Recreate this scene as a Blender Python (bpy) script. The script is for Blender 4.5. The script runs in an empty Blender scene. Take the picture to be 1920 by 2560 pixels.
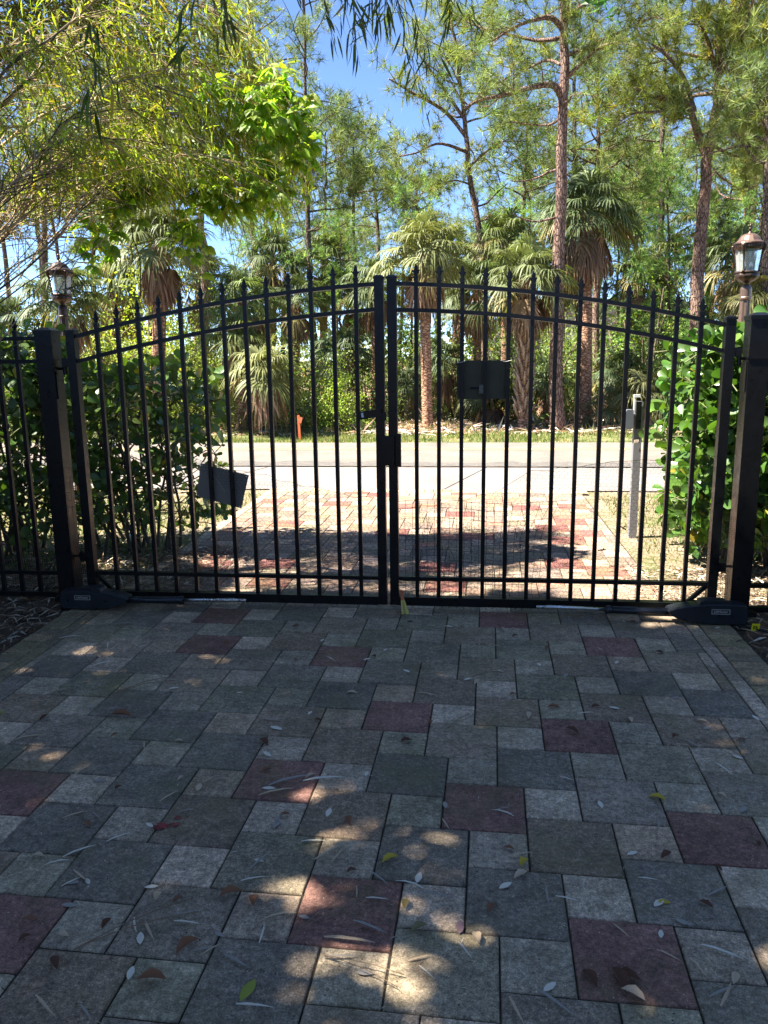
import bpy, math, random
import numpy as np
from mathutils import Vector, Matrix
R = math.radians
scene = bpy.context.scene
C = scene.collection

# ---------------- camera ----------------
FPX, YAW, PIT, ROL, H = 1954.4, 0.11262, 0.19706, -0.01302, 1.5
def cam_axes():
    f = np.array([-math.sin(YAW)*math.cos(PIT), math.cos(YAW)*math.cos(PIT), -math.sin(PIT)])
    r = np.array([math.cos(YAW), math.sin(YAW), 0.0]); u = np.cross(r, f)
    return r*math.cos(ROL)+u*math.sin(ROL), -r*math.sin(ROL)+u*math.cos(ROL), f
AX = cam_axes()
S_ = 1920/1659.0
def P(x, y, Y):           # point at distance Y up the drive seen at (x, y)
    r, u, f = AX; d = f+r*(x*S_-960)/FPX+u*(1280-y*S_)/FPX
    return d*(Y/d[1])+np.array([0, 0, H])
def G(x, y, z=0.0):       # ground point seen at (x, y)
    r, u, f = AX; d = f+r*(x*S_-960)/FPX+u*(1280-y*S_)/FPX
    return d*((z-H)/d[2])+np.array([0, 0, H])
cam = bpy.data.cameras.new('camera'); co = bpy.data.objects.new('camera', cam); C.objects.link(co)
cam.sensor_fit = 'VERTICAL'; cam.sensor_height = 36.0; cam.sensor_width = 27.0; cam.lens = FPX/2560*36.0
cam.clip_start = 0.05; cam.clip_end = 1500
M4 = Matrix.Identity(4)
for i in range(3):
    M4[i][0] = AX[0][i]; M4[i][1] = AX[1][i]; M4[i][2] = -AX[2][i]
M4[2][3] = H
co.matrix_world = M4
scene.camera = co
# ---------------- sky and sun ----------------
SUN_EL = 58.0
sh = np.array([0.98, 0.20]); sh /= np.linalg.norm(sh)
SD = np.array([sh[0]*math.cos(R(SUN_EL)), sh[1]*math.cos(R(SUN_EL)), -math.sin(R(SUN_EL))])
w = bpy.data.worlds.new('World'); scene.world = w; w.use_nodes = True
nt = w.node_tree; sky = nt.nodes.new('ShaderNodeTexSky'); sky.sky_type = 'NISHITA'; sky.sun_disc = False
sky.sun_elevation = R(SUN_EL); sky.sun_rotation = math.atan2(-sh[0], -sh[1])
sky.air_density = 0.75; sky.dust_density = 0.0; sky.ozone_density = 4.5; sky.altitude = 4000
bg = nt.nodes['Background']; bg.inputs[1].default_value = 0.086
nt.links.new(sky.outputs[0], bg.inputs[0])
sl = bpy.data.lights.new('sun', 'SUN'); sl.energy = 5.0; sl.angle = R(0.55); sl.color = (1.0, 0.95, 0.87)
so = bpy.data.objects.new('sun', sl); C.objects.link(so)
so.rotation_euler = Vector(SD).to_track_quat('-Z', 'Y').to_euler(); so.location = (0, 0, 30)
scene.view_settings.view_transform = 'Standard'; scene.view_settings.look = 'None'
scene.view_settings.exposure = 2.38; scene.view_settings.gamma = 1.0
scene.cycles.max_bounces = 7; scene.cycles.diffuse_bounces = 3; scene.cycles.transparent_max_bounces = 6
scene.cycles.sample_clamp_indirect = 6.0

# ---------------- mesh builder ----------------
rng = np.random.default_rng(7); random.seed(7)
def nrm(v): v = np.asarray(v, float); return v/np.maximum(np.linalg.norm(v, axis=-1, keepdims=True), 1e-9)
class MB:
    def __init__(s): s.V = []; s.F = []; s.M = []; s.K = []; s.n = 0
    def add(s, V, F, m=0, col=(1, 1, 1)):
        V = np.asarray(V, float).reshape(-1, 3); col = np.asarray(col, float)
        if col.ndim == 1: col = np.tile(col[:3], (len(V), 1))
        if isinstance(F, np.ndarray): s.F.append(F+s.n); s.M.append(np.full(len(F), m))
        else:
            for f in F: s.F.append(np.array([f])+s.n); s.M.append(np.array([m]))
        s.V.append(V); s.K.append(col[:, :3]); s.n += len(V)
    def box(s, c, d, rot=None, m=0, col=(1, 1, 1), top=1.0):
        x, y, z = [q/2 for q in d]
        V = np.array([[-x, -y, -z], [x, -y, -z], [x, y, -z], [-x, y, -z], [-x*top, -y*top, z], [x*top, -y*top, z], [x*top, y*top, z], [-x*top, y*top, z]])
        if rot is not None: V = V@np.array(rot).T
        s.add(V+np.asarray(c), np.array([[0, 3, 2, 1], [4, 5, 6, 7], [0, 1, 5, 4], [1, 2, 6, 5], [2, 3, 7, 6], [3, 0, 4, 7]]), m, col)
    def tube(s, pts, rad, n=6, m=0, col=(1, 1, 1), cap=True, phase=0.0):
        pts = np.asarray(pts, float); k = len(pts); rad = np.broadcast_to(np.asarray(rad, float), (k,))
        t = nrm(np.gradient(pts, axis=0)); ref = np.array([0, 0, 1.0]) if abs(t[0][2]) < .9 else np.array([1.0, 0, 0])
        V = []
        a = np.arange(n)*2*math.pi/n+phase
        for i in range(k):
            e1 = np.cross(t[i], ref)
            if np.linalg.norm(e1) < 1e-4: e1 = np.cross(t[i], [0, 1, 0.3])
            e1 = nrm(e1); e2 = np.cross(t[i], e1)
            V.append(pts[i]+rad[i]*(np.cos(a)[:, None]*e1+np.sin(a)[:, None]*e2))
        V = np.concatenate(V); F = []
        j = np.arange(n); j2 = (j+1) % n
        F = np.concatenate([np.stack([i*n+j, i*n+j2, (i+1)*n+j2, (i+1)*n+j], 1) for i in range(k-1)])
        s.add(V, F, m, col)
        if cap:
            b = s.n-len(V)
            s.F.append(np.array([np.arange(n)[::-1]+b])); s.M.append(np.array([m]))
            s.F.append(np.array([np.arange(n)+(k-1)*n+b])); s.M.append(np.array([m]))
    def lathe(s, c, prof, n=16, m=0, col=(1, 1, 1), wob=None, phase=0.0):
        prof = np.asarray(prof, float); a = np.arange(n)*2*math.pi/n+phase; k = len(prof)
        wr = np.ones(n) if wob is None else wob(a)
        V = np.concatenate([np.stack([p[0]*wr*np.cos(a), p[0]*wr*np.sin(a), np.full(n, p[1])], 1) for p in prof])+np.asarray(c)
        j = np.arange(n); j2 = (j+1) % n
        s.add(V, np.concatenate([np.stack([i*n+j, i*n+j2, (i+1)*n+j2, (i+1)*n+j], 1) for i in range(k-1)]), m, col)
    def prism(s, prof, y0, y1, m=0, col=(1, 1, 1)):       # prof in (x, z), extruded along y
        n = len(prof); V = [(p[0], y0, p[1]) for p in prof]+[(p[0], y1, p[1]) for p in prof]
        F = [list(range(n)), list(range(2*n-1, n-1, -1))]+[[(i+1) % n, i, n+i, n+(i+1) % n] for i in range(n)]
        s.add(V, F, m, col)
    def inst(s, TV, TF, pos, ydir, zdir, scale, m=0, col=None):   # many copies of a template: y along ydir, z about zdir
        pos = np.asarray(pos, float); N = len(pos)
        if N == 0: return
        y = nrm(ydir); z = np.asarray(zdir, float)+1e-6; x = nrm(np.cross(y, z)); z = np.cross(x, y)
        sc = np.asarray(scale, float)
        if sc.ndim == 1: sc = np.repeat(sc[:, None], 3, 1)
        T = TV[None]*sc[:, None, :]
        V = T[:, :, 0:1]*x[:, None]+T[:, :, 1:2]*y[:, None]+T[:, :, 2:3]*z[:, None]+pos[:, None]
        k = len(TV); off = (np.arange(N)*k)
        K = np.repeat(np.asarray(col, float), k, 0) if col is not None else (1, 1, 1)
        n0 = s.n
        s.V.append(V.reshape(-1, 3)); s.K.append(K if isinstance(K, np.ndarray) else np.ones((N*k, 3))); s.n += N*k
        for TFi in TF:
            TFi = np.asarray(TFi)
            Fx = (TFi[None]+off[:, None, None]).reshape(-1, TFi.shape[1])+n0
            s.F.append(Fx); s.M.append(np.full(len(Fx), m))
    def mesh(s, name, mats, smooth=False):
        me = bpy.data.meshes.new(name)
        V = np.concatenate(s.V); me.vertices.add(len(V)); me.vertices.foreach_set('co', V.astype(np.float32).ravel())
        lens = np.concatenate([np.full(len(f), f.shape[1]) for f in s.F]); idx = np.concatenate([f.ravel() for f in s.F])
        me.loops.add(len(idx)); me.loops.foreach_set('vertex_index', idx.astype(np.int32))
        me.polygons.add(len(lens)); st = np.concatenate([[0], np.cumsum(lens)[:-1]])
        me.polygons.foreach_set('loop_start', st.astype(np.int32))
        me.polygons.foreach_set('material_index', np.concatenate(s.M).astype(np.int32))
        me.polygons.foreach_set('use_smooth', np.full(len(lens), smooth))
        at = me.color_attributes.new('col', 'FLOAT_COLOR', 'POINT')
        K = np.concatenate(s.K); at.data.foreach_set('color', np.concatenate([K, np.ones((len(K), 1))], 1).astype(np.float32).ravel())
        for m in (mats if isinstance(mats, (list, tuple)) else [mats]): me.materials.append(m)
        me.update(calc_edges=True)
        return me
    def build(s, name, mats, parent=None, smooth=False, loc=None):
        o = bpy.data.objects.new(name, s.mesh(name, mats, smooth)); C.objects.link(o)
        if parent is not None: o.parent = parent
        if loc is not None: o.location = loc
        return o
def tag(o, label=None, cat=None, group=None, kind=None):
    if label: o['label'] = label
    if cat: o['category'] = cat
    if group: o['group'] = group
    if kind: o['kind'] = kind
    return o
def empty(name, loc=(0, 0, 0), rz=0.0):
    o = bpy.data.objects.new(name, None); C.objects.link(o); o.location = loc; o.rotation_euler = (0, 0, rz); o.empty_display_size = 0.2
    return o
def copy_tree(o, parent=None):
    c = o.copy(); C.objects.link(c)
    if parent is not None: c.parent = parent
    for ch in list(o.children): copy_tree(ch, c)
    return c
def rotz(a): c, s = math.cos(a), math.sin(a); return np.array([[c, -s, 0], [s, c, 0], [0, 0, 1]])
def roty(a): c, s = math.cos(a), math.sin(a); return np.array([[c, 0, s], [0, 1, 0], [-s, 0, c]])
def rotx(a): c, s = math.cos(a), math.sin(a); return np.array([[1, 0, 0], [0, c, -s], [0, s, c]])
def rdir(n): return nrm(rng.normal(size=(n, 3)))
def spl(pts, n):          # smooth curve through points
    pts = np.asarray(pts, float); k = len(pts); t = np.linspace(0, k-1, n); out = np.zeros((n, pts.shape[1]))
    for i, tt in enumerate(t):
        a = min(int(tt), k-2); f = tt-a
        p0 = pts[max(a-1, 0)]; p1 = pts[a]; p2 = pts[a+1]; p3 = pts[min(a+2, k-1)]
        out[i] = .5*((2*p1)+(-p0+p2)*f+(2*p0-5*p1+4*p2-p3)*f*f+(-p0+3*p1-3*p2+p3)*f**3)
    return out

# ---------------- materials ----------------
class NT:
    def __init__(s, name):
        s.m = bpy.data.materials.new(name); s.m.use_nodes = True; s.t = s.m.node_tree; s.b = s.t.nodes['Principled BSDF']
    def n(s, typ, **kw):
        nd = s.t.nodes.new(typ)
        for k, v in kw.items():
            if k.startswith('i_'): nd.inputs[int(k[2:])].default_value = v
            else: setattr(nd, k, v)
        return nd
    def l(s, a, b): s.t.links.new(a, b)
    def coord(s, kind='Object'): return s.n('ShaderNodeTexCoord').outputs[kind]
    def noise(s, sc, det=4, vec=None, rough=.6):
        nd = s.n('ShaderNodeTexNoise'); nd.inputs['Scale'].default_value = sc; nd.inputs['Detail'].default_value = det; nd.inputs['Roughness'].default_value = rough
        if vec is not None: s.l(vec, nd.inputs['Vector'])
        return nd.outputs['Fac']
    def ramp(s, fac, stops):
        nd = s.n('ShaderNodeValToRGB'); s.l(fac, nd.inputs[0]); e = nd.color_ramp.elements
        while len(e) < len(stops): e.new(0.5)
        for i, (p, c) in enumerate(stops): e[i].position = p; e[i].color = (c if len(c) == 4 else (*c, 1)) if not isinstance(c, float) else (c, c, c, 1)
        return nd.outputs[0]
    def mix(s, a, b, fac, mode='MIX'):
        nd = s.n('ShaderNodeMix', data_type='RGBA', blend_type=mode)
        for v, k in ((fac, 0), (a, 6), (b, 7)):
            if isinstance(v, (int, float)): nd.inputs[k].default_value = v
            elif isinstance(v, tuple): nd.inputs[k].default_value = (*v[:3], 1)
            else: s.l(v, nd.inputs[k])
        return nd.outputs[2]
    def bump(s, h, st=.3, dist=.01):
        nd = s.n('ShaderNodeBump'); nd.inputs['Strength'].default_value = st; nd.inputs['Distance'].default_value = dist
        s.l(h, nd.inputs['Height']); s.l(nd.outputs[0], s.b.inputs['Normal'])
    def base(s, c):
        if isinstance(c, tuple): s.b.inputs['Base Color'].default_value = (*c[:3], 1)
        else: s.l(c, s.b.inputs['Base Color'])
    def set(s, **kw):
        for k, v in kw.items(): s.b.inputs[k].default_value = v
def rep(*c): return tuple(c)
def g3(v): return (v, v, v)

def mat_paver():
    t = NT('concrete_paver'); co_ = t.coord(); a = t.n('ShaderNodeAttribute', attribute_name='col').outputs['Color']
    big = t.ramp(t.noise(2.2, 3, co_), [(.3, g3(.72)), (.7, g3(1.2))])
    mid = t.ramp(t.noise(14, 5, co_), [(.28, g3(.68)), (.72, g3(1.26))])
    fine = t.ramp(t.noise(230, 3, co_, .8), [(.25, g3(.35)), (.5, g3(.95)), (.75, g3(1.75))])
    grit = t.ramp(t.noise(70, 3, co_, .8), [(.30, g3(.52)), (.5, g3(.98)), (.70, g3(1.55))]); worn = t.ramp(t.noise(34, 5, co_, .8), [(.36, g3(.70)), (.62, g3(1.2))])
    c = t.mix(a, big, 1.0, 'MULTIPLY'); c = t.mix(c, grit, 1.0, 'MULTIPLY'); c = t.mix(c, worn, 1.0, 'MULTIPLY'); c = t.mix(c, mid, 1.0, 'MULTIPLY'); c = t.mix(c, fine, 1.0, 'MULTIPLY')
    v = t.n('ShaderNodeTexVoronoi'); v.inputs['Scale'].default_value = 95; t.l(co_, v.inputs['Vector'])
    spk = t.ramp(v.outputs['Distance'], [(.16, g3(1.0)), (.24, g3(0.0))])
    sel = t.ramp(t.noise(26, 2, co_), [(.58, g3(0.0)), (.68, g3(.6))])
    c = t.mix(c, (.55, .52, .46), t.mix(spk, sel, 1.0, 'MULTIPLY'))
    v2 = t.n('ShaderNodeTexVoronoi'); v2.inputs['Scale'].default_value = 60; t.l(co_, v2.inputs['Vector'])
    pit = t.ramp(v2.outputs['Distance'], [(.13, g3(1.0)), (.21, g3(0.0))])
    selp = t.ramp(t.noise(21, 2, co_), [(.56, g3(0.0)), (.62, g3(.9))])
    pm = t.mix(pit, selp, 1.0, 'MULTIPLY')
    c = t.mix(c, (.02, .02, .02), pm)
    moss = t.ramp(t.noise(2.6, 6, co_, .7), [(.48, g3(0.0)), (.70, g3(.55))])
    c = t.mix(c, (.085, .10, .055), moss)
    dirt = t.ramp(t.noise(5.5, 7, co_, .75), [(.55, g3(0.0)), (.72, g3(.6))]); c = t.mix(c, (.09, .075, .055), dirt)
    c = t.mix(c, (2.14, 1.60, 1.13), 1.0, 'MULTIPLY'); t.base(c); t.set(Roughness=.86); t.b.inputs['Specular IOR Level'].default_value = .3
    hgt = t.mix(t.noise(160, 5, co_, .8), t.mix(g3(1.0), g3(0.0), pm), .5, 'MULTIPLY'); t.bump(hgt, .55, .004)
    return t.m
def mat_soil(name, stops, sc=9.0, sc2=60.0, bd=.03, rough=.95):
    t = NT(name); co_ = t.coord()
    c = t.ramp(t.noise(sc, 6, co_, .65), stops); f = t.ramp(t.noise(sc2, 4, co_, .75), [(.3, g3(.55)), (.7, g3(1.35))])
    t.base(t.mix(c, f, 1.0, 'MULTIPLY')); t.set(Roughness=rough); t.b.inputs['Specular IOR Level'].default_value = .15
    t.bump(t.noise(sc2*.7, 6, co_, .75), .8, bd); return t.m
def mat_leaf(name, trans=.35, rough=.45, tint=(1.25, 1.3, .45), spec=.4, tboost=1.0):
    t = NT(name); a = t.n('ShaderNodeAttribute', attribute_name='col').outputs['Color']; t.base(a); t.set(Roughness=rough)
    t.b.inputs['Specular IOR Level'].default_value = spec
    tr = t.n('ShaderNodeBsdfTranslucent'); t.l(t.mix(a, tint, 1.0, 'MULTIPLY'), tr.inputs[0])
    mx = t.n('ShaderNodeMixShader'); mx.inputs[0].default_value = trans
    t.l(t.b.outputs[0], mx.inputs[1]); t.l(tr.outputs[0], mx.inputs[2]); t.l(mx.outputs[0], t.t.nodes['Material Output'].inputs[0])
    return t.m
def mat_attr(name, rough=.8, spec=.3, nsc=30.0, lo=.7, hi=1.25, bst=.3, bd=.004):
    t = NT(name); co_ = t.coord(); a = t.n('ShaderNodeAttribute', attribute_name='col').outputs['Color']
    f = t.ramp(t.noise(nsc, 5, co_), [(.3, g3(lo)), (.7, g3(hi))]); t.base(t.mix(a, f, 1.0, 'MULTIPLY')); t.set(Roughness=rough)
    t.b.inputs['Specular IOR Level'].default_value = spec; t.bump(t.noise(nsc*2, 5, co_), bst, bd); return t.m
def mat_bark(name, c1, c2, c3, sc=11.0, zs=.35, bd=.03):
    t = NT(name); co_ = t.coord(); mp = t.n('ShaderNodeMapping'); mp.inputs['Scale'].default_value = (1, 1, zs); t.l(co_, mp.inputs[0])
    v = t.n('ShaderNodeTexVoronoi'); v.feature = 'DISTANCE_TO_EDGE'; v.inputs['Scale'].default_value = sc; t.l(mp.outputs[0], v.inputs['Vector'])
    edge = t.ramp(v.outputs['Distance'], [(.02, g3(0.0)), (.14, g3(1.0))])
    c = t.ramp(t.noise(sc*.55, 5, mp.outputs[0]), [(.35, c1), (.65, c2)]); c = t.mix(c3, c, edge)
    f = t.ramp(t.noise(40, 4, co_), [(.3, g3(.7)), (.7, g3(1.3))]); t.base(t.mix(c, f, 1.0, 'MULTIPLY')); t.set(Roughness=.95)
    t.b.inputs['Specular IOR Level'].default_value = .1; t.bump(edge, .8, bd); return t.m
def mat_metal(name, c, rough=.42, metallic=0.0, spec=.5, dust=.25, dc=(.10, .10, .09)):
    t = NT(name); co_ = t.coord()
    f = t.ramp(t.noise(7, 6, co_, .7), [(.45, g3(0.0)), (.8, g3(dust))])
    t.base(t.mix(c, dc, f)); t.set(Metallic=metallic); t.b.inputs['Specular IOR Level'].default_value = spec
    rr = t.ramp(t.noise(25, 4, co_), [(.3, g3(rough-.08)), (.7, g3(rough+.12))]); t.l(rr, t.b.inputs['Roughness'])
    t.bump(t.noise(120, 3, co_), .06, .002); return t.m
PAV = mat_paver()
JOINT = mat_soil('joint_sand', [(.35, (.030, .026, .019)), (.6, (.085, .068, .045)), (.8, (.045, .060, .026))], 18, 150, .004)
SOIL = mat_soil('soil_litter', [(.32, (.05, .035, .022)), (.5, (.12, .085, .055)), (.68, (.20, .14, .09))], 3.5, 45)
SAND = mat_soil('sandy_verge', [(.33, (.13, .14, .05)), (.5, (.24, .185, .115)), (.66, (.33, .26, .18))], 2.6, 50)
STRAW = mat_soil('pine_straw_floor', [(.34, (.07, .075, .03)), (.5, (.20, .12, .075)), (.66, (.30, .18, .12))], 1.3, 28)
ROAD = mat_soil('asphalt_road', [(.3, (.150, .125, .105)), (.7, (.215, .182, .152))], 1.3, 60, .01, .85)
ROADEDGE = mat_soil('asphalt_edge', [(.3, (.10, .092, .082)), (.7, (.17, .152, .135))], 9, 70, .02, .9)
APRON = mat_soil('concrete_apron', [(.3, (.175, .150, .132)), (.7, (.25, .217, .190))], .9, 90, .004, .85)
YLINE = mat_soil('faded_yellow_paint', [(.3, (.38, .30, .17)), (.7, (.52, .38, .16))], 5, 60, .003)
BLACK = mat_metal('black_powder_coat', (.0035, .0035, .004), .32, 0, .30, .35, (.012, .014, .012))
POSTM = mat_metal('black_post_coat', (.0035, .0035, .004), .32, 0, .30, .3, (.012, .011, .010))
PLASTIC = mat_metal('black_plastic', (.010, .012, .017), .33, 0, .5, .15)
STEEL = mat_metal('brushed_steel', (.62, .62, .60), .28, 1.0, .5, .3, (.3, .28, .25))
WIRE = mat_metal('dark_wire', (.035, .033, .03), .5, .6, .4, .4)
PMESH = mat_metal('black_plastic_mesh', (.006, .006, .006), .6, 0, .3, .2)
SIGNB = mat_metal('painted_sign_back', (.19, .16, .125), .55, 0, .3, .5, (.09, .08, .055))
SIGNR = mat_metal('drab_sign_back', (.085, .078, .050), .7, 0, .15, .4, (.03, .03, .02))
COPPER = mat_metal('aged_copper', (.20, .125, .09), .36, .6, .5, .8, (.05, .035, .025))
BRONZE = mat_metal('dark_bronze', (.055, .035, .026), .38, .6, .5, .8, (.13, .08, .055))
GREYP = mat_metal('grey_pvc_post', (.165, .16, .17), .5, 0, .4, .4, (.28, .27, .26))
GREYB = mat_metal('grey_keypad_box', (.10, .11, .125), .5, 0, .4, .4, (.2, .2, .2))
WHITEP = mat_metal('white_fitting', (.7, .7, .68), .4, 0, .4, .4, (.4, .38, .33))
ORANGE = mat_metal('orange_stake_paint', (.75, .17, .06), .6, 0, .3, .5, (.55, .3, .2))
YELLOW = mat_metal('yellow_plastic', (.85, .75, .02), .5, 0, .3, .3, (.5, .4, .05))
TAPE = mat_metal('caution_tape_yellow', (.62, .50, .12), .45, 0, .4, .5, (.25, .18, .05))
TAPEO = mat_metal('caution_tape_orange', (.55, .13, .03), .45, 0, .4, .5, (.2, .05, .02))
INK = mat_metal('black_ink', (.01, .01, .01), .6, 0, .2, .2)
LOGO = mat_metal('grey_logo_print', (.55, .50, .42), .5, 0, .3, .3)
GLASS = NT('lamp_glass'); GLASS.base((.9, .92, .88)); GLASS.set(Roughness=.12); GLASS.b.inputs['Transmission Weight'].default_value = .75; GLASS.b.inputs['IOR'].default_value = 1.05
GLASS.b.inputs['Specular IOR Level'].default_value = .9; GLASS = GLASS.m
BULB = mat_metal('white_bulb', (.8, .8, .76), .3, 0, .5, .1, (.6, .6, .55))
PBARK = mat_bark('pine_bark', (.20, .125, .095), (.34, .23, .18), (.10, .06, .045), 26, .30)
DBARK = mat_bark('dark_bark', (.13, .095, .075), (.22, .165, .13), (.06, .045, .035), 26, .30)
PALMB = mat_bark('palm_bark', (.38, .21, .13), (.48, .28, .18), (.16, .085, .05), 8, 2.4, .02)
BOOT = mat_attr('palm_boots', .9, .15, 22, .6, 1.3, .6, .01)
TWIG = mat_attr('twig_bark', .85, .2, 30)
NEEDLE = mat_leaf('pine_needles', .28, .55, (1.2, 1.25, .5), .3)
PALML = mat_leaf('palm_frond', .28, .52, (1.2, 1.25, .5), .25)
DEADL = mat_leaf('dead_frond', .2, .8, (1.2, 1.0, .7), .15)
CLUSL = mat_leaf('broad_glossy_leaf', .30, .33, (1.2, 1.35, .4), .5)
BUSHL = mat_leaf('bush_leaf', .38, .5, (1.3, 1.4, .4), .35)
BAMBL = mat_leaf('bamboo_leaf', .45, .5, (1.5, 1.45, .35), .3)
VINEL = mat_leaf('vine_leaf', .55, .45, (1.35, 1.7, .35), .4)
DRYL = mat_attr('dry_leaf', .75, .25, 60, .7, 1.25, .2, .002)
GRASSL = mat_leaf('grass_blade', .3, .6, (1.2, 1.2, .5), .2)

# =====================================================  SETTING: ground sheets
def sheet(name, x0, x1, y0, y1, z, m, n=1):
    b = MB(); b.add([(x0, y0, z), (x1, y0, z), (x1, y1, z), (x0, y1, z)], np.array([[0, 1, 2, 3]]))
    return tag(b.build(name, m), kind='structure')
sheet('ground', -320, 320, -320, 320, -.040, SOIL)
sheet('verge_ground', -16, 16, 4.9, 9.0, -.030, SAND)
sheet('pavement_apron', -30, 30, 8.86, 10.75, -.016, APRON)
sheet('road', -120, 120, 10.7, 13.72, -.004, ROAD)
b = MB()
xs = np.linspace(-60, 60, 900); e0 = 10.72+.03*rng.normal(size=900); e1 = 11.16+.07*rng.normal(size=900)
V = np.concatenate([np.stack([xs, e0, np.full(900, .0)], 1), np.stack([xs, e1, np.full(900, .0)], 1)])
i = np.arange(899); b.add(V, np.stack([i, i+1, 900+i+1, 900+i], 1)); tag(b.build('road_edge', ROADEDGE), kind='structure')
for yy in (12.62, 12.76):
    sheet('road_marking', -120, 120, yy, yy+.075, .001, YLINE)
sheet('far_verge_ground', -120, 120, 13.70, 15.6, -.012, mat_soil('verge_turf', [(.34, (.05, .07, .02)), (.5, (.13, .14, .05)), (.66, (.26, .22, .12))], 2.2, 40))
sheet('forest_floor', -150, 150, 15.45, 130, -.022, STRAW)
# concrete joints on the apron
b = MB()
for x in (-6.2, -3.4, -.35, 2.7, 5.6): b.box((x+.3, 9.8, -.0135), (.016, 2.02, .004), rotz(-.28), col=(.08, .07, .06))
tag(b.build('pavement_joint', BOOT), kind='structure')

# ---- driveway pavers: two square sizes in a pinwheel
def clip(poly, ax, lim, keep_less):
    out = []; n = len(poly)
    for i in range(n):
        a, c = poly[i], poly[(i+1) % n]; da = (lim-a[ax])*(1 if keep_less else -1); dc = (lim-c[ax])*(1 if keep_less else -1)
        if da >= 0: out.append(a)
        if (da >= 0) != (dc >= 0):
            t = da/(da-dc); out.append(a+(c-a)*t)
    return out
XL, XR, YB, YT = -2.22, 1.20, -.6, 8.62
A_, B_ = .2760, .1840
ang = R(-1.4); Rm = np.array([[math.cos(ang), -math.sin(ang)], [math.sin(ang), math.cos(ang)]])
ORG = np.array([-.197, 1.553])
BURG = [(1380, 2080), (740, 1965), (1560, 1800), (1045, 1730), (600, 1680), (30, 1690), (20, 1960), (1250, 1585), (855, 1535), (740, 1415), (465, 1390), (1300, 1405), (1080, 1352), (500, 1335)]
BURG = [G(*p)[:2] for p in BURG]
DARKS = [(1490, 1925), (1110, 1940), (880, 1660), (1155, 1655), (540, 2140), (230, 1870), (310, 1680), (120, 1770), (450, 1610)]
DARKS = [G(*p)[:2] for p in DARKS]
pal = [(.150, .151, .145), (.128, .134, .132), (.172, .165, .150), (.160, .147, .130), (.140, .152, .132), (.190, .184, .172), (.118, .124, .126), (.172, .171, .166), (.148, .137, .124), (.165, .172, .155)]
pals = [(.235, .235, .225), (.205, .212, .200), (.265, .262, .250), (.185, .198, .175), (.225, .208, .185), (.285, .278, .265), (.200, .196, .185), (.215, .225, .205)]
bm_ = MB()
def paver(poly, colr):
    poly = np.array(poly); n = len(poly)
    if n < 3: return
    c = poly.mean(0); ext = np.abs(poly-c).max(0)
    if ext.min() < .012: return
    dz = rng.normal()*.0008; tx, ty = rng.normal(size=2)*.0016
    def ring(ins, z):
        k = np.maximum(0, 1-ins/np.maximum(ext, .01)); q = c+(poly-c)*k
        return np.column_stack([q, z+dz+(q-c)@np.array([tx, ty])])
    j = .0025*rng.uniform(.7, 1.35)
    r0 = ring(j, -.014); r1 = ring(j, -.0050); r2 = ring(j+.0020, -.0014); r3 = ring(j+.0052, 0.0)
    V = np.concatenate([r0, r1, r2, r3]); F = []
    for q in range(3):
        for i in range(n): F.append([q*n+i, q*n+(i+1) % n, (q+1)*n+(i+1) % n, (q+1)*n+i])
    F.append([3*n+i for i in range(n)])
    bm_.add(V, F, 0, colr)
for i in range(-60, 60):
    for j in range(-60, 60):
        o = i*np.array([B_, A_])+j*np.array([A_, -B_])
        for kind in (0, 1):
            if kind == 0: q = np.array([[0, 0], [A_, 0], [A_, A_], [0, A_]])+o
            else: q = np.array([[A_, A_-B_], [A_+B_, A_-B_], [A_+B_, A_], [A_, A_]])+o
            q = q@Rm.T+ORG; cc = q.mean(0)
            if cc[0] < XL-.2 or cc[0] > XR+.2 or cc[1] < YB-.2 or cc[1] > YT+.2: continue
            poly = [p for p in q]
            for ax, lim, kl in ((0, XL, False), (0, XR, True), (1, YB, False), (1, YT, True)):
                poly = clip(poly, ax, lim, kl)
                if len(poly) < 3: break
            if len(poly) < 3: continue
            if kind == 0:
                k = pal[rng.integers(len(pal))]
                if min(np.linalg.norm(cc-p) for p in DARKS) < .14: k = (.122, .128, .128)
                if min(np.linalg.norm(cc-p) for p in BURG) < .13: k = (.130, .088, .092)
                elif cc[1] > 4.4 and rng.random() < .17: k = (.140, .080, .082)
            else:
                k = pals[rng.integers(len(pals))]
                if cc[1] > 4.4 and rng.random() < .12: k = (.150, .088, .088)
            if cc[1] > 4.6 and k[0] < k[2]+.06: k = tuple(np.array(k)*np.array([.72, .67, .74]))  # same pavers past the gate, sun glare countered in their colour
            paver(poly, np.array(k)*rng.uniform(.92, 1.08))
# edge courses
def course(x0, x1, y0, y1, step, along_y=True, pl=pals):
    y = y0
    while y < y1:
        s = step*rng.uniform(.97, 1.03); k = np.array(pl[rng.integers(len(pl))])*.9
        paver([(x0, y), (x1, y), (x1, min(y+s, y1)), (x0, min(y+s, y1))], k); y += s
mossy = [(.15, .155, .12), (.18, .18, .14), (.13, .135, .115), (.20, .19, .15)]
course(XR, XR+.075, YB, 4.75, .22, pl=pals); course(XR+.075, XR+.25, YB, 4.75, .098, pl=mossy)
course(XL-.075, XL, YB, 4.75, .24, pl=mossy); course(XL-.22, XL-.075, YB, 4.75, .098, pl=mossy)
course(XL-.1, XL, 4.75, YT, .2)
x = XL-.1
while x < XR:
    paver([(x, YT), (x+.1, YT), (x+.1, YT+.2), (x, YT+.2)], np.array(pals[rng.integers(len(pals))])*np.array([1.1, 1, .93])); x += .1
tag(bm_.build('driveway', PAV), kind='structure')
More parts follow.
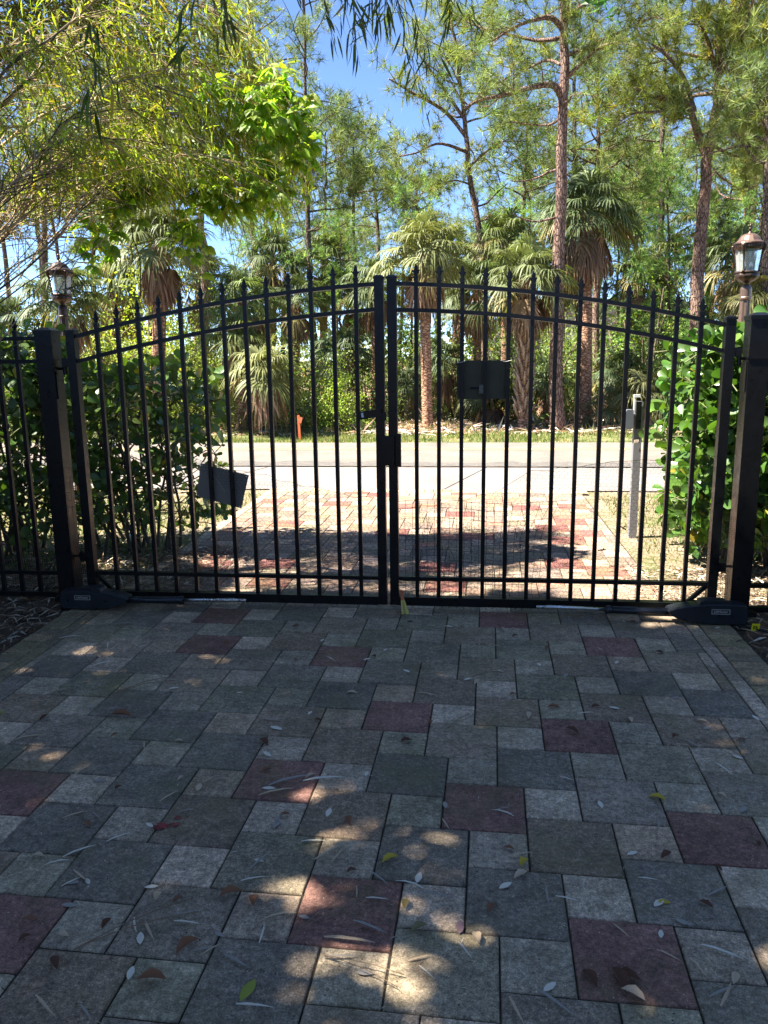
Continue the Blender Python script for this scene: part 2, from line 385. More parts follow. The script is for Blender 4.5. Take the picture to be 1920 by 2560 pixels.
b = MB(); b.add([(XL-.23, YB, -.0065), (XR+.26, YB, -.0065), (XR+.26, 4.76, -.0065), (XL-.23, 4.76, -.0065), (XL-.105, 4.76, -.0065), (XR+.01, 4.76, -.0065), (XR+.01, 8.83, -.0065), (XL-.105, 8.83, -.0065)], np.array([[0, 1, 2, 3], [4, 5, 6, 7]]))
tag(b.build('driveway_bed', JOINT), kind='structure')
# red paint spill on one paver
b = MB(); c0 = G(350, 1785); c1 = G(385, 1768)
for c_, rr, n in ((c0, .028, 15), (c0+[.04, .012, 0], .017, 11), (c1, .014, 9), (c1+[.03, .006, 0], .006, 7)):
    a = np.arange(n)*2*math.pi/n; r_ = rr*rng.uniform(.5, 1.25, n)
    b.add(np.column_stack([c_[0]+r_*np.cos(a), c_[1]+r_*np.sin(a)*.8, np.full(n, .0028)]), [list(range(n))], 0, (.16, .03, .045))
tag(b.build('paint_stain', PAV), 'small splashed red stain on a grey paver at left', 'stain')

# =====================================================  GATE
YG = 4.492
PW = .0225
def railz(side, k, x):
    if side < 0: return (-.0570*x*x-.018*x+1.8999) if k == 1 else (-.0516*x*x+.0009*x+1.7709)
    return (-.0594*x*x-.087*x+1.8657) if k == 1 else (-.0642*x*x-.0804*x+1.7279)
def finial(b, x, y, z, h=.090):   # spear point with two barbs
    b.box((x, y, z+.008), (PW+.004, PW+.004, .020))
    prof = [(-.010, .024), (-.013, .040), (-.0245, .058), (-.027, .066), (-.016, .062), (-.0125, .070), (-.013, .080), (0, h), (.013, .080), (.0125, .070), (.016, .062), (.027, .066), (.0245, .058), (.013, .040), (.010, .024)]
    prof = [(p[0]*.86, p[1] if p[1] == h else p[1]*.80) for p in prof]
    b.prism([(x+p[0], z+p[1]) for p in prof], y-.0045, y+.0045)
    b.prism([(x+p[0]*.35, z+p[1]) for p in prof], y-.011, y+.011)
def curved_rail(b, side, k, x0, x1, h=.0225, d=.032):
    n = 26; xs = np.linspace(x0, x1, n); zs = railz(side, k, xs)
    V = np.concatenate([np.column_stack([xs, np.full(n, YG+dy), zs+dz]) for dy, dz in ((-d/2, -h/2), (d/2, -h/2), (d/2, h/2), (-d/2, h/2))])
    i = np.arange(n-1); F = [np.stack([a*n+i, a*n+i+1, c*n+i+1, c*n+i], 1) for a, c in ((0, 1), (1, 2), (2, 3), (3, 0))]
    b.add(V, np.concatenate(F)); 
def gate(side, x_in, x_out, xp0, label):
    root = empty('driveway_gate', (0, 0, 0)); tag(root, label, 'gate', 'two leaves of the black driveway gate')
    xa, xb = min(x_in, x_out), max(x_in, x_out)
    for nm, x, zt, lz in (('centre_stile', x_in, railz(side, 1, x_in)+.028, .035), ('hinge_stile', x_out, railz(side, 1, x_out)+.035, .035)):
        b = MB(); b.box((x, YG, (zt+lz)/2), (.052, .052, zt-lz))
        b.box((x, YG, zt+.004), (.060, .060, .012)); b.box((x, YG, zt+.014), (.060, .060, .010), top=.55)
        b.build(nm, BLACK, root)
    for k in (1, 2):
        b = MB(); curved_rail(b, side, k, xa+.027, xb-.027); b.build('curved_rail', BLACK, root)
    b = MB(); b.box(((xa+xb)/2, YG, .196), (xb-xa-.053, .032, .0225)); b.build('lower_rail', BLACK, root)
    b = MB(); b.box(((xa+xb)/2, YG, .058), (xb-xa-.053, .050, .052)); b.build('bottom_beam', BLACK, root)
    for i in range(13):
        x = xp0+.1282*i; z1 = railz(side, 1, x)+.011+.020
        b = MB(); b.box((x, YG, (z1+.084)/2), (PW, PW, z1-.084)); p = b.build('picket', BLACK, root)
        b = MB(); finial(b, x, YG, z1-.006); b.build('finial', BLACK, p)
    # corner gusset near the hinge stile foot
    s = 1 if side < 0 else -1
    b = MB(); xh = x_out+s*.026
    b.prism([(xh, .20), (xh, .17), (xh+s*.085, .086), (xh+s*.115, .086)][::s], YG-.012, YG+.012); b.build('corner_brace', BLACK, root)
    # hinge
    b = MB(); zz = railz(side, 2, x_out)+.0
    b.box((x_out-s*.045, YG-.0, zz), (.042, .048, .05)); b.tube([(x_out-s*.05, YG, zz-.035), (x_out-s*.115, YG, zz-.035)], .008, 8); b.tube([(x_out-s*.060, YG, zz-.07), (x_out-s*.060, YG, zz+.03)], .012, 8)
    b.build('upper_hinge', BLACK, root)
    b = MB(); b.box((x_out-s*.045, YG, .30), (.042, .048, .05)); b.tube([(x_out-s*.05, YG, .30), (x_out-s*.12, YG, .30)], .008, 8); b.build('lower_hinge', BLACK, root)
    return root
gL = gate(-1, -.520, -2.347, -2.189, 'left leaf of the black arched spear-top driveway gate')
gR = gate(1, -.448, 1.375, -.313, 'right leaf of the black arched spear-top driveway gate')
# latch box and swinging flat bar
b = MB(); b.box((-.478, YG-.036, .965), (.080, .040, .170)); b.box((-.415, YG-.036, .968), (.030, .014, .19)); b.build('lock_box', BLACK, gR)
b = MB(); rt = roty(-.13); c_ = P(800, 895, YG-.05)
b.box(c_+np.array([.0, 0, 0.0]), (.125, .008, .044), rt); b.build('latch_bar', BLACK, gL)
b = MB(); b.box(c_+np.array([-.045, -.005, -.004]), (.012, .004, .026), rt, col=(.75, .75, .7)); b.build('latch_slot', mat_attr('worn_slot', .5), gL)
b = MB(); b.box((-.515, YG-.034, 1.162), (.062, .014, .048)); b.box((-.448, YG-.033, 1.160), (.046, .012, .046)); b.build('strike_plate', BLACK, gL)

def post(name, x, y, z1, wd, label, outx):
    r_ = empty(name, (0, 0, 0)); tag(r_, label, 'gate post', 'square black posts holding the gate')
    b = MB(); b.box((x, y, z1/2-.02), (wd, wd, z1+.04)); b.build('post_shaft', POSTM, r_)
    b = MB(); b.box((x, y, z1+.010), (wd+.012, wd+.012, .022)); b.box((x, y, z1+.029), (wd+.012, wd+.012, .016), top=.35); b.build('post_cap', POSTM, r_)
    b = MB(); b.box((x+outx*(wd/2+.003), y, z1-.30), (.008, wd*.8, .16)); b.box((x, y, z1-.20), (wd+.010, wd+.010, .012)); b.build('hinge_plate', POSTM, r_)
    return r_
post('gate_post', -2.500, YG+.0, 1.652, .105, 'thick black square post beside the left gate leaf', 1)
post('gate_post', 1.520, YG+.0, 1.665, .105, 'thick black square post beside the right gate leaf', -1)
# side fence panels
def fence(xs_, x0, x1, label):
    r_ = empty('fence_panel', (0, 0, 0)); tag(r_, label, 'fence', 'black picket fence beside the gate')
    for z, h in ((1.628, .023), (1.495, .023), (.190, .023), (.05, .03)):
        b = MB(); b.box(((x0+x1)/2, YG, z), (abs(x1-x0), .034, h)); b.build('fence_rail', BLACK, r_)
    for x in xs_:
        b = MB(); b.box((x, YG, .86), (PW, PW, 1.60)); p = b.build('picket', BLACK, r_)
        b = MB(); finial(b, x, YG, 1.655); b.build('finial', BLACK, p)
    for x in (xs_[-1]+(.2 if xs_[-1] > 0 else -.2),):
        b = MB(); b.box((x, YG, .84), (.06, .06, 1.70)); b.build('end_post', POSTM, r_)
    return r_
fence([-2.700-.1225*i for i in range(16)], -2.56, -4.75, 'black picket fence panel left of the left gate post')
fence([1.70+.1225*i for i in range(12)], 1.575, 3.2, 'black picket fence panel right of the right gate post')

# signs hung on the gate, seen from the back
b = MB(); q = [P(x/S_, y/S_, YG+.024) for x, y in ((502, 1158), (622, 1188), (603, 1271), (491, 1240))]
V = np.array(q+[p+np.array([0, .003, 0]) for p in q]); b.add(V, [[0, 1, 2, 3], [7, 6, 5, 4], [0, 4, 5, 1], [1, 5, 6, 2], [2, 6, 7, 3], [3, 7, 4, 0]])
s_ = b.build('metal_sign', SIGNB); tag(s_, 'tilted dark metal sign seen from the back, low on the left gate leaf', 'sign')
b = MB(); cc = sum(q)/4
for p in q: b.lathe(cc+(p-cc)*.93+np.array([0, -.002, 0]), [(0, 0), (.003, 0)], 8, col=(.85, .82, .75))
for p in q: 
    c_ = cc+(p-cc)*.92; b.box(c_+np.array([0, -.002, 0]), (.007, .002, .007), col=(.8, .76, .7))
b.tube([cc+np.array([-.055, -.004, .065]), cc+np.array([-.02, -.004, .03]), cc+np.array([.02, -.004, -.035])], .0028, 5, col=(.35, .3, .24))
b.build('fixing_hole', BOOT, s_)
b = MB()
q = [P(x/S_, y/S_, YG+.024) for x, y in ((1153, 905), (1275, 901), (1264, 997), (1150, 1001))]
x0, x1, z0, z1 = -.085, .205, 1.252, 1.468; rr = .022; prof = []
for cx, cz, a0 in ((x1-rr, z1-rr, 0), (x0+rr, z1-rr, 90), (x0+rr, z0+rr, 180), (x1-rr, z0+rr, 270)):
    for k in range(5): prof.append((cx+rr*math.cos(R(a0+22.5*k)), cz+rr*math.sin(R(a0+22.5*k))))
b.prism(prof, YG+.022, YG+.030); s_ = b.build('sign_panel', SIGNR)
tag(s_, 'upright drab sign panel wired high on the right gate leaf', 'sign')
b = MB(); b.box((.020, YG+.017, 1.315), (.06, .008, .012), col=(.03, .03, .03)); b.box((.052, YG-.018, 1.310), (.024, .01, .05), col=(.16, .15, .12)); b.build('clamp', BOOT, s_)
b = MB()
for x, s in ((-.06, -1), (.185, 1)): b.tube([(x-.03, YG-.018, 1.462+.006*s), (x, YG-.02, 1.460), (x+.035, YG-.016, 1.468)], .0014, 4, col=(.6, .58, .5))
b.build('tie_wire', BOOT, s_)

# ---- text helper
def text_mesh(s, size, ext=.0008):
    cu = bpy.data.curves.new('lettering', 'FONT'); cu.body = s; cu.size = size; cu.extrude = ext; cu.align_x = 'CENTER'; cu.align_y = 'CENTER'; cu.resolution_u = 2
    o = bpy.data.objects.new('lettering', cu); C.objects.link(o); bpy.context.view_layer.update()
    me = bpy.data.meshes.new_from_object(o.evaluated_get(bpy.context.evaluated_depsgraph_get())); bpy.data.objects.remove(o); bpy.data.curves.remove(cu)
    return me
def text_obj(name, s, size, mat, parent, M, ext=.0008):
    me = text_mesh(s, size, ext); me.transform(M); me.materials.clear(); me.materials.append(mat)
    o = bpy.data.objects.new(name, me); C.objects.link(o); o.parent = parent; return o
FRONT = Matrix.Rotation(R(90), 4, 'X')    # text facing -y

# ---- gate openers
def opener(side, label):
    r_ = empty('gate_opener', (0, 0, 0)); tag(r_, label, 'gate opener', 'linear arm gate openers')
    y = 4.375
    if side > 0: f = lambda x: x
    else: f = lambda x: -.955-x
    Z0 = .062
    b = MB(); b.tube([(f(.425), y, Z0+.010), (f(.45), y, Z0+.012), (f(.80), y, Z0+.004)], [.0085, .0105, .0105], 12); b.box((f(.405), y, Z0+.009), (.05, .006, .018)); b.build('push_rod', STEEL, r_, True)
    b = MB(); b.tube([(f(.775), y, Z0+.003), (f(1.20), y, Z0-.002)], .0215, 16); b.tube([(f(.770), y, Z0+.003), (f(.80), y, Z0+.003)], .0245, 16); b.build('drive_tube', PLASTIC, r_, True)
    pr = [(1.150, .073), (1.158, .083), (1.20, .097), (1.27, .112), (1.36, .121), (1.46, .124), (1.555, .121), (1.575, .112), (1.58, .030), (1.57, .008), (1.40, .006), (1.28, .014), (1.20, .032), (1.16, .055)]
    b = MB(); pz = [(f(p[0]-.045), p[1]) for p in pr]
    if side < 0: pz = pz[::-1]
    ctr = np.mean(pz, 0); n = len(pz)
    rings = []
    for yy, sc in ((y-.050, .90), (y-.044, .97), (y-.030, 1.0), (y+.030, 1.0), (y+.05, .95)):
        rings.append([(ctr[0]+(p[0]-ctr[0])*(.98 if sc < 1 else 1), yy, ctr[1]+(p[1]-ctr[1])*sc) for p in pz])
    V = np.array(sum(rings, [])); F = [list(range(n)), list(range(5*n-1, 4*n-1, -1))]
    for k in range(4):
        for i in range(n): F.append([k*n+(i+1) % n, k*n+i, (k+1)*n+i, (k+1)*n+(i+1) % n])
    b.add(V, F); bo = b.build('motor_housing', PLASTIC, r_)
    b = MB(); b.prism([(f(p[0]-.045), p[1]) for p in ([(1.315, .115), (1.325, .134), (1.35, .141), (1.46, .140), (1.475, .130), (1.48, .115)])], y-.036, y+.036); b.build('release_cover', PLASTIC, bo)
    xc = f(1.385); zc = .083
    b = MB()
    for dx, dz, wx, wz in ((0, .0125, .098, .0022), (0, -.0125, .098, .0022), (.048, 0, .0022, .025), (-.048, 0, .0022, .025)): b.box((xc+dx, y-.0515, zc+dz), (wx, .002, wz))
    fr = b.build('logo_frame', LOGO, bo)
    text_obj('lettering', 'LiftMaster', .0185, LOGO, fr.parent, Matrix.Translation((xc, y-.0515, zc))@FRONT)
    b = MB(); b.box((f(1.55), y+.03, .05), (.09, .05, .03)); b.build('post_bracket', BLACK, r_)
    return r_
opener(1, 'black gate opener arm with grey logo plate at foot of right leaf')
opener(-1, 'black gate opener arm in deep shade at foot of left leaf')

# ---- wire netting
def zprof(xs_, pts): return np.interp(xs_, [p[0] for p in pts], [p[1] for p in pts])
WR = .0006
TOPL = [(-2.32, .93), (-1.75, .93), (-1.5, .86), (-1.28, .83), (-.95, .745), (-.72, .69), (-.52, .66)]
TOPR = [(-.45, .60), (-.1, .66), (.15, .72), (.3, .82), (.52, .86), (.8, .90), (1.36, .92)]
def wobble(x, z, amp=1.0, ph=0.0):
    dx = .006*np.sin(z*9+x*3+ph)+.004*np.sin(x*17+z*5)+.003*np.sin(x*41+z*33); dz = .006*np.sin(x*6+z*7+ph)+.003*np.sin(z*21-x*13)+.0025*np.sin(x*37-z*29)
    return x+dx*amp, z+dz*amp, .004*np.sin(x*8+z*11)
def segs_to_tubes(b, A, B, r):
    A = np.asarray(A); B = np.asarray(B); d = nrm(B-A); e1 = nrm(np.cross(d, [0, 1, 0.01])); e2 = np.cross(d, e1); N = len(A); V = []
    for a in (0, 2.094, 4.189):
        o = r*(math.cos(a)*e1+math.sin(a)*e2); V += [A+o, B+o]
    V = np.stack(V, 1).reshape(-1, 3); o = (np.arange(N)*6)[:, None]
    F = np.concatenate([o+np.array([[0, 1, 3, 2]]), o+np.array([[2, 3, 5, 4]]), o+np.array([[4, 5, 1, 0]])]); b.add(V, F, 0)
def hexnet(name, x0, x1, top, label, y, par=None, zmin=.0, w_=.030, hole=None):
    b = MB(); h = w_*.86; A = []; B = []
    cols = int((x1-x0)/w_)+1; rows = int(1.0/(h*.78))+1; s = w_/2
    def pt(cx, cz, k):
        o = [(0, h*.5), (s, h*.26), (s, -h*.26), (0, -h*.5), (-s, -h*.26), (-s, h*.26)][k]; return (cx+o[0], cz+o[1])
    for r_ in range(rows):
        for c_ in range(cols):
            cx = x0+c_*w_+(s if r_ % 2 else 0); cz = zmin+r_*h*.76
            for a, c in ((0, 1), (1, 2), (5, 0)):
                p, q = pt(cx, cz, a), pt(cx, cz, c)
                if max(p[0], q[0]) > x1 or min(p[0], q[0]) < x0: continue
                if max(p[1], q[1]) > zprof(np.array([p[0]]), top)[0]: continue
                if rng.random() < .012: continue
                A.append(p); B.append(q)
    A = np.array(A); B = np.array(B)
    ax, az, ay = wobble(A[:, 0], A[:, 1], 1.2); bx, bz, by = wobble(B[:, 0], B[:, 1], 1.2)
    segs_to_tubes(b, np.column_stack([ax, y+ay, az]), np.column_stack([bx, y+by, bz]), .0007)
    xs_ = np.linspace(x0, x1, 60); zs = zprof(xs_, top)+.004*np.sin(xs_*40)
    tx, tz, ty = wobble(xs_, zs, 1.2); b.tube(np.column_stack([tx, y+ty, tz]), .0012, 4, cap=False)
    o = b.build(name, WIRE); tag(o, label, 'wire netting'); return o
hexnet('chicken_wire', -1.86, -.50, TOPL, 'thin hexagonal chicken wire on the lower part of the left gate leaf', YG+.022)
hexnet('chicken_wire', -.46, 1.37, TOPR, 'thin hexagonal chicken wire on the lower part of the right gate leaf', YG+.026)
b = MB()   # welded mesh panel, bowed at its right end
xsv = np.arange(-.43, .48, .0435); zh = np.arange(-.03, .64, .064)
def bow(x, z):
    k = np.clip((x-.12)/.35, 0, 1); return x+k*(-.05*np.sin((z-.05)*7.5)-.02*np.sin(z*17)), z+.025*k*np.sin(z*4)-.012*np.sin(x*7), .006*np.sin(x*9+z*6)
ztop = lambda x: .655+.012*np.sin(x*9)
for i, x in enumerate(xsv):
    z = np.linspace(-.035 if i > 5 else .01, ztop(x), 26); xx = x+.0018*np.sin(z*30+i*1.7); bx, bz, by = bow(xx, z); b.tube(np.column_stack([bx, YG+.034+by, bz]), .0011, 4, cap=False)
for i, z in enumerate(list(zh)+[.655]):
    x = np.linspace(-.44, .485, 46); zz = z+.002*np.sin(x*30+i*2.1); bx, bz, by = bow(x, zz); b.tube(np.column_stack([bx, YG+.034+by, bz]), .0011, 4, cap=False)
for k in range(26):   # tangled loose strands and dry vine
    p = np.array([rng.choice([-.32, -.2, -.14, .0, .3])+rng.normal()*.04, YG+.02, rng.uniform(.02, .55)]); pts = [p]
    for j in range(8): p = p+np.array([rng.normal()*.022, rng.normal()*.006, rng.normal()*.035]); pts.append(p)
    b.tube(spl(pts, 20), .0008, 4, cap=False)
tag(b.build('welded_wire_mesh', WIRE), 'bent rectangular welded wire mesh behind the right gate leaf', 'wire netting')
# plastic mesh wrapped at the foot of each post
def pmesh(x0, x1, y, z0, z1, label, sp=.0125):
    b = MB()
    for x in np.arange(x0, x1, sp):
        z = np.linspace(z0, z1+.02*math.sin(x*50), 12); b.tube(np.column_stack([x+.006*np.sin(z*8+1), np.full(12, y)+.004*np.sin(z*20+x*30), z]), .0009, 3, cap=False)
    for z in np.arange(z0, z1, sp):
        x = np.linspace(x0, x1, 10); b.tube(np.column_stack([x+.006*math.sin(z*8+1), y+.004*np.sin(z*20+x*30), np.full(10, z)+.002*np.sin(x*60)]), .0009, 3, cap=False)
    tag(b.build('plastic_mesh', PMESH), label, 'plastic mesh')
pmesh(-2.445, -2.375, YG-.03, .08, .42, 'black plastic mesh strip beside the foot of the left gate post')
pmesh(1.400, 1.462, YG-.03, .08, .60, 'black plastic mesh strip beside the foot of the right gate post')
pmesh(1.60, 1.86, YG-.03, .12, .52, 'black plastic mesh on the fence right of the right post', .016)
pmesh(-2.93, -2.56, YG-.03, .06, .34, 'black plastic mesh on the fence left of the left post', .016)
b = MB()
for zz in (.62, .66, .71, .77, .80, .86): b.tube([(-2.46, YG-.062, zz), (-2.36, YG-.03, zz+.004)], .0009, 3)
for xx in (-2.44, -2.41): b.tube([(xx, YG-.055, .42), (xx-.005, YG-.05, .86)], .0009, 3)
tag(b.build('wire_scrap', WIRE), 'loose square wire scrap over the left gate post', 'wire netting')
# wire ties: little black zip ties on pickets
for (x, y, ax) in ((1345, 1140, .5), (1190, 934, .2), (1300, 1188, -.1)):
    p = P(x, y, YG-.03); b = MB(); b.box(p, (.045, .005, .006), roty(ax)); b.tube([p+[.0, 0, -.008], p+[.012, 0, .012]], .003, 5)
    tag(b.build('cable_tie', BLACK), {1345: 'black cable tie on a picket near the grey keypad post', 1190: 'short black cable tie below the right sign', 1300: 'black cable tie below the lower rail of the right leaf'}[x], 'cable tie')

# ---- twisted caution tape
b = MB(); ctr = [P(868, 1284, YG-.045), P(870, 1296, YG-.06), P(873, 1312, YG-.07), P(876, 1325, YG-.085), P(877, 1336, YG-.10)]
wds = [.007, .011, .018, .024, .027]; cs = spl(np.column_stack([np.array(ctr), wds]), 16); V = []
for k, c_ in enumerate(cs):
    a = .25*math.sin(k*.6); d_ = np.array([math.cos(a), math.sin(a)*.4, 0])*c_[3]; V += [c_[:3]-d_, c_[:3]+d_+np.array([0, .003, 0])]
i = np.arange(15)*2; F = np.stack([i, i+1, i+3, i+2], 1); mi = 0
b.add(V, F[4:], 0); b.add(V, F[:4], 1); b.tube(spl([ctr[0], ctr[0]+[-.012, 0, .012], ctr[0]+[-.004, .0, .024], ctr[0]+[.010, 0, .014], ctr[0]], 12), .004, 5, m=1)
tp = b.build('caution_tape', [TAPE, TAPEO]); tag(tp, 'strip of yellow caution tape knotted to the gate foot, lettering reversed', 'tape')
me = text_mesh('PASSING', .034, .0004)
dd = nrm(ctr[0]-ctr[4]); 
Mx = Matrix(((0.0, -.62, 0, 0), (0, 0, 1, 0), (1, 0, 0, 0), (0, 0, 0, 1)))
me.transform(Matrix.Diagonal((.80, 1, 1, 1))); me.transform(Mx)   # reads bottom to top, mirrored
mid = (ctr[1]*.35+ctr[4]*.65)
for v in me.vertices:
    t_ = v.co.z; k = np.clip((t_+.062)/.124, 0, 1); v.co.x *= 1.0-.45*k
    base = ctr[4]+(ctr[1]-ctr[4])*k; v.co.x += base[0]; v.co.z = base[2]+.006*(1-k); v.co.y = base[1]-.0075-v.co.y*.0
me.materials.append(INK); o = bpy.data.objects.new('lettering', me); C.objects.link(o); o.parent = tp
b = MB()
for k in range(4):
    for s in (-1, 1): b.box(ctr[4]+np.array([s*.0185, -.006, .004+k*.011]), (.006, .001, .004), roty(.6*s))
b.build('edge_stripes', INK, tp)
# ---- yellow tag on the soil at right
b = MB(); c_ = P(1632, 1355, 4.12)
rt = rotx(.35); b.box(c_, (.040, .002, .046), rt); yt = b.build('cable_tag', YELLOW); tag(yt, 'small bright yellow printed tag on the dark soil right of the driveway', 'tag')
b = MB()
for k, (x, wd, z0, z1) in enumerate([(-.009, .004, -.012, .012), (-.002, .0015, -.012, .010), (.004, .003, -.010, .012), (.010, .0015, -.012, .006)]):
    b.box(c_+rt@np.array([x, -.002, (z0+z1)/2]), (wd, .001, z1-z0), rt)
for k in range(3): b.box(c_+rt@np.array([.0, -.002, -.008+.007*k]), (.026, .001, .0012), rt)
b.build('printed_lines', INK, yt)
b = MB(); b.tube(spl([(1.42, 4.38, .03), (1.47, 4.33, .01), c_+[0, .006, -.012], (1.8, 4.15, -.02), (2.1, 4.1, -.03)], 20), .005, 6); tag(b.build('cable', PMESH), 'black cable running over the soil under the yellow tag', 'cable')

# ---- keypad post
kx, ky = 1.355, 6.62
r_ = empty('keypad_post', (kx, ky, 0)); tag(r_, 'slim grey upright post with a keypad box outside the gate', 'keypad post')
b = MB(); b.box((0, 0, .535), (.062, .062, 1.15)); b.build('post_shaft', GREYP, r_)
b = MB(); b.box((-.005, -.045, 1.02), (.03, .01, .12)); b.box((-.005, -.042, 1.00), (.040, .012, .22)); b.build('black_strip', BLACK, r_)  # black strips on the post front
b = MB(); prof = [(-.105, .90), (-.095, .885), (-.055, .885), (-.045, .90), (-.045, 1.03), (-.055, 1.045), (-.095, 1.045), (-.105, 1.03)]
b.prism(prof, -.045, .03); b.box((-.112, -.006, .965), (.012, .05, .11)); kb = b.build('keypad_box', GREYB, r_)
b = MB()
for k in range(5): b.box((-.119, -.030+.0, .925+.02*k), (.004, .010, .008)); b.box((-.119, -.006, .925+.02*k), (.004, .010, .008))
b.build('buttons', WHITEP, kb)
b = MB(); b.box((-.038, -.02, 1.10), (.012, .02, .12)); b.box((-.02, -.02, 1.155), (.05, .03, .022)); b.build('top_fitting', WHITEP, r_)
b = MB(); b.add([(-.03, -.0402, .80), (.005, -.0402, .805), (.010, -.0402, .79), (.0, -.0402, .775), (-.03, -.0402, .772)], [[0, 4, 3, 2, 1]], 0, (.75, .6, .5)); b.build('pale_patch', BOOT, r_)  # small pale patch on the post front

# ---- orange stake by the road
c_ = G(647, 950); b = MB(); b.box((c_[0], c_[1], .21), (.045, .018, .48), roty(-.03)); st = b.build('marker_stake', ORANGE)
tag(st, 'thin orange painted marker stake on the far grass verge', 'stake')
b = MB(); b.box((c_[0]+.035, c_[1]-.012, .36), (.05, .004, .11), roty(.3)); b.build('flagging', ORANGE, st)

# ---- lamp posts
def lamp(loc, ztop, label, cap_m):
    r_ = empty('lamp_post', loc); tag(r_, label, 'lamp post', 'lantern lamp posts behind the hedges')
    zc = ztop                      # top of finial
    g = lambda pr: [(a, zc+z) for a, z in pr]
    fl = lambda a: 1+.07*np.cos(a*8)
    b = MB(); b.lathe((0, 0, 0), g([(0, 0), (.007, -.004), (.012, -.014), (.012, -.02), (.007, -.026), (.015, -.034), (.016, -.042), (.008, -.048), (.009, -.062), (.020, -.070), (.022, -.076)]), 14); b.build('finial', BRONZE, r_, True)
    b = MB(); b.lathe((0, 0, 0), g([(.020, -.074), (.045, -.080), (.066, -.094), (.080, -.112), (.088, -.128), (.100, -.140), (.124, -.150)]), 16, wob=lambda a: 1+.02*np.cos(a*8)); b.build('dome', cap_m, r_)
    b = MB(); b.lathe((0, 0, 0), g([(.122, -.148), (.126, -.156), (.118, -.164), (.116, -.184), (.108, -.200), (.098, -.202)]), 32, wob=lambda a: 1+.012*np.cos(a*8))
    for k in range(40):
        a = k*2*math.pi/40; b.box((.117*math.cos(a), .117*math.sin(a), zc-.176), (.010, .008, .014), rotz(a))
    b.build('rim', BRONZE, r_)
    b = MB(); b.lathe((0, 0, 0), g([(.100, -.200), (.094, -.245), (.086, -.300), (.080, -.365)]), 8, phase=R(22.5)); b.build('glass_pane', GLASS, r_)
    b = MB()
    for k in range(4):
        a = R(45+90*k)+.15; pts = [(rr*math.cos(a), rr*math.sin(a), zc+z) for rr, z in ((.122, -.160), (.118, -.19), (.106, -.225), (.097, -.28), (.088, -.34), (.092, -.372))]
        b.tube(spl(pts, 12), list(np.interp(np.linspace(0, 1, 12), [0, .2, .5, .8, 1], [.020, .017, .008, .006, .013])), 8)
    b.build('rib', BRONZE, r_, True)
    b = MB(); b.lathe((0, 0, 0), g([(.0, -.362), (.086, -.364), (.092, -.374), (.080, -.382)]), 24)
    b.lathe((0, 0, 0), g([(.080, -.380), (.090, -.396), (.082, -.418), (.060, -.436), (.034, -.446), (.026, -.455)]), 48, wob=lambda a: 1+.05*np.abs(np.cos(a*6))); b.build('cup', BRONZE, r_, True)
    b = MB(); b.tube([(-.025, 0, zc-.36), (-.025, 0, zc-.335)], .013, 10, m=1); b.tube([(.03, .01, zc-.36), (.03, .01, zc-.33)], .011, 10, m=1)
    b.tube([(-.025, 0, zc-.335), (-.025, 0, zc-.315), (-.025, 0, zc-.29)], [.009, .012, .003], 10); b.tube([(.03, .01, zc-.33), (.03, .01, zc-.31), (.03, .01, zc-.285)], [.009, .012, .003], 10); b.build('bulb', [BULB, GREYB], r_, True)
    b = MB(); b.lathe((0, 0, 0), g([(.026, -.452), (.022, -.462), (.034, -.474), (.042, -.492), (.044, -.505), (.044, -.560), (.048, -.566), (.048, -.580), (.040, -.588)]), 20)
    b.lathe((0, 0, 0), [(.038, zc-.586), (.040, -.05)], 32, wob=fl); b.build('pole', cap_m, r_)
    return r_
lp = P(125, 548, 7.25); lamp((lp[0], 7.25, 0), lp[2], 'dark bronze lantern post left of the gate, under the bamboo', BRONZE)
lp = P(1622, 483, 6.8); lamp((lp[0], 6.8, 0), lp[2], 'sunlit copper lantern post right of the gate', COPPER)

# =====================================================  VEGETATION
def ell(n, k=6, w_=.5, L=1.0, curl=.1, tipw=0.0):
    pass
# templates (x width, y length)
def leaf_tpl(shape, fold=.12, droop=.12):   # shape: list of (t, halfwidth)
    V = []; F3 = []; F4 = []
    for t, h in shape: V += [(-h, t, fold*h-droop*t*t), (0, t, -droop*t*t), (h, t, fold*h-droop*t*t)]
    for k in range(len(shape)-1):
        a = 3*k; F4 += [[a, a+1, a+4, a+3], [a+1, a+2, a+5, a+4]]
    return np.array(V, float), [np.array(F4)]
T_OBO = leaf_tpl([(0, .02), (.25, .13), (.5, .25), (.75, .32), (.92, .24), (1.0, .04)], .25, .14)
T_LAN = leaf_tpl([(0, .01), (.3, .052), (.65, .042), (1, .003)], .2, .25)
T_LAN2 = (np.array([[0, 0, 0], [.055, .35, 0.02], [0, 1, -.18], [-.055, .35, .02]], float), [np.array([[0, 1, 2, 3]])])
T_OVA = leaf_tpl([(0, .02), (.3, .22), (.6, .24), (1, .01)], .2, .25)
T_DIA = (np.array([[0, 0, 0], [.26, .45, .04], [0, 1, -.1], [-.26, .45, .04]], float), [np.array([[0, 1, 2, 3]])])
T_NDL = (np.array([[-.022, 0, 0], [.022, 0, 0], [0, 1, 0]], float), [np.array([[0, 1, 2]])])
def varcol(n, base, var=.22, yel=.0, yc=(.30, .26, .05)):
    c = np.asarray(base)[None]*(1+var*rng.normal(size=(n, 1)))*(1+.07*rng.normal(size=(n, 3)))
    if yel > 0:
        k = (rng.random(n) < yel)[:, None]; c = np.where(k, np.asarray(yc)[None]*(1+.2*rng.normal(size=(n, 1))), c)
    return np.clip(c, .004, .7)

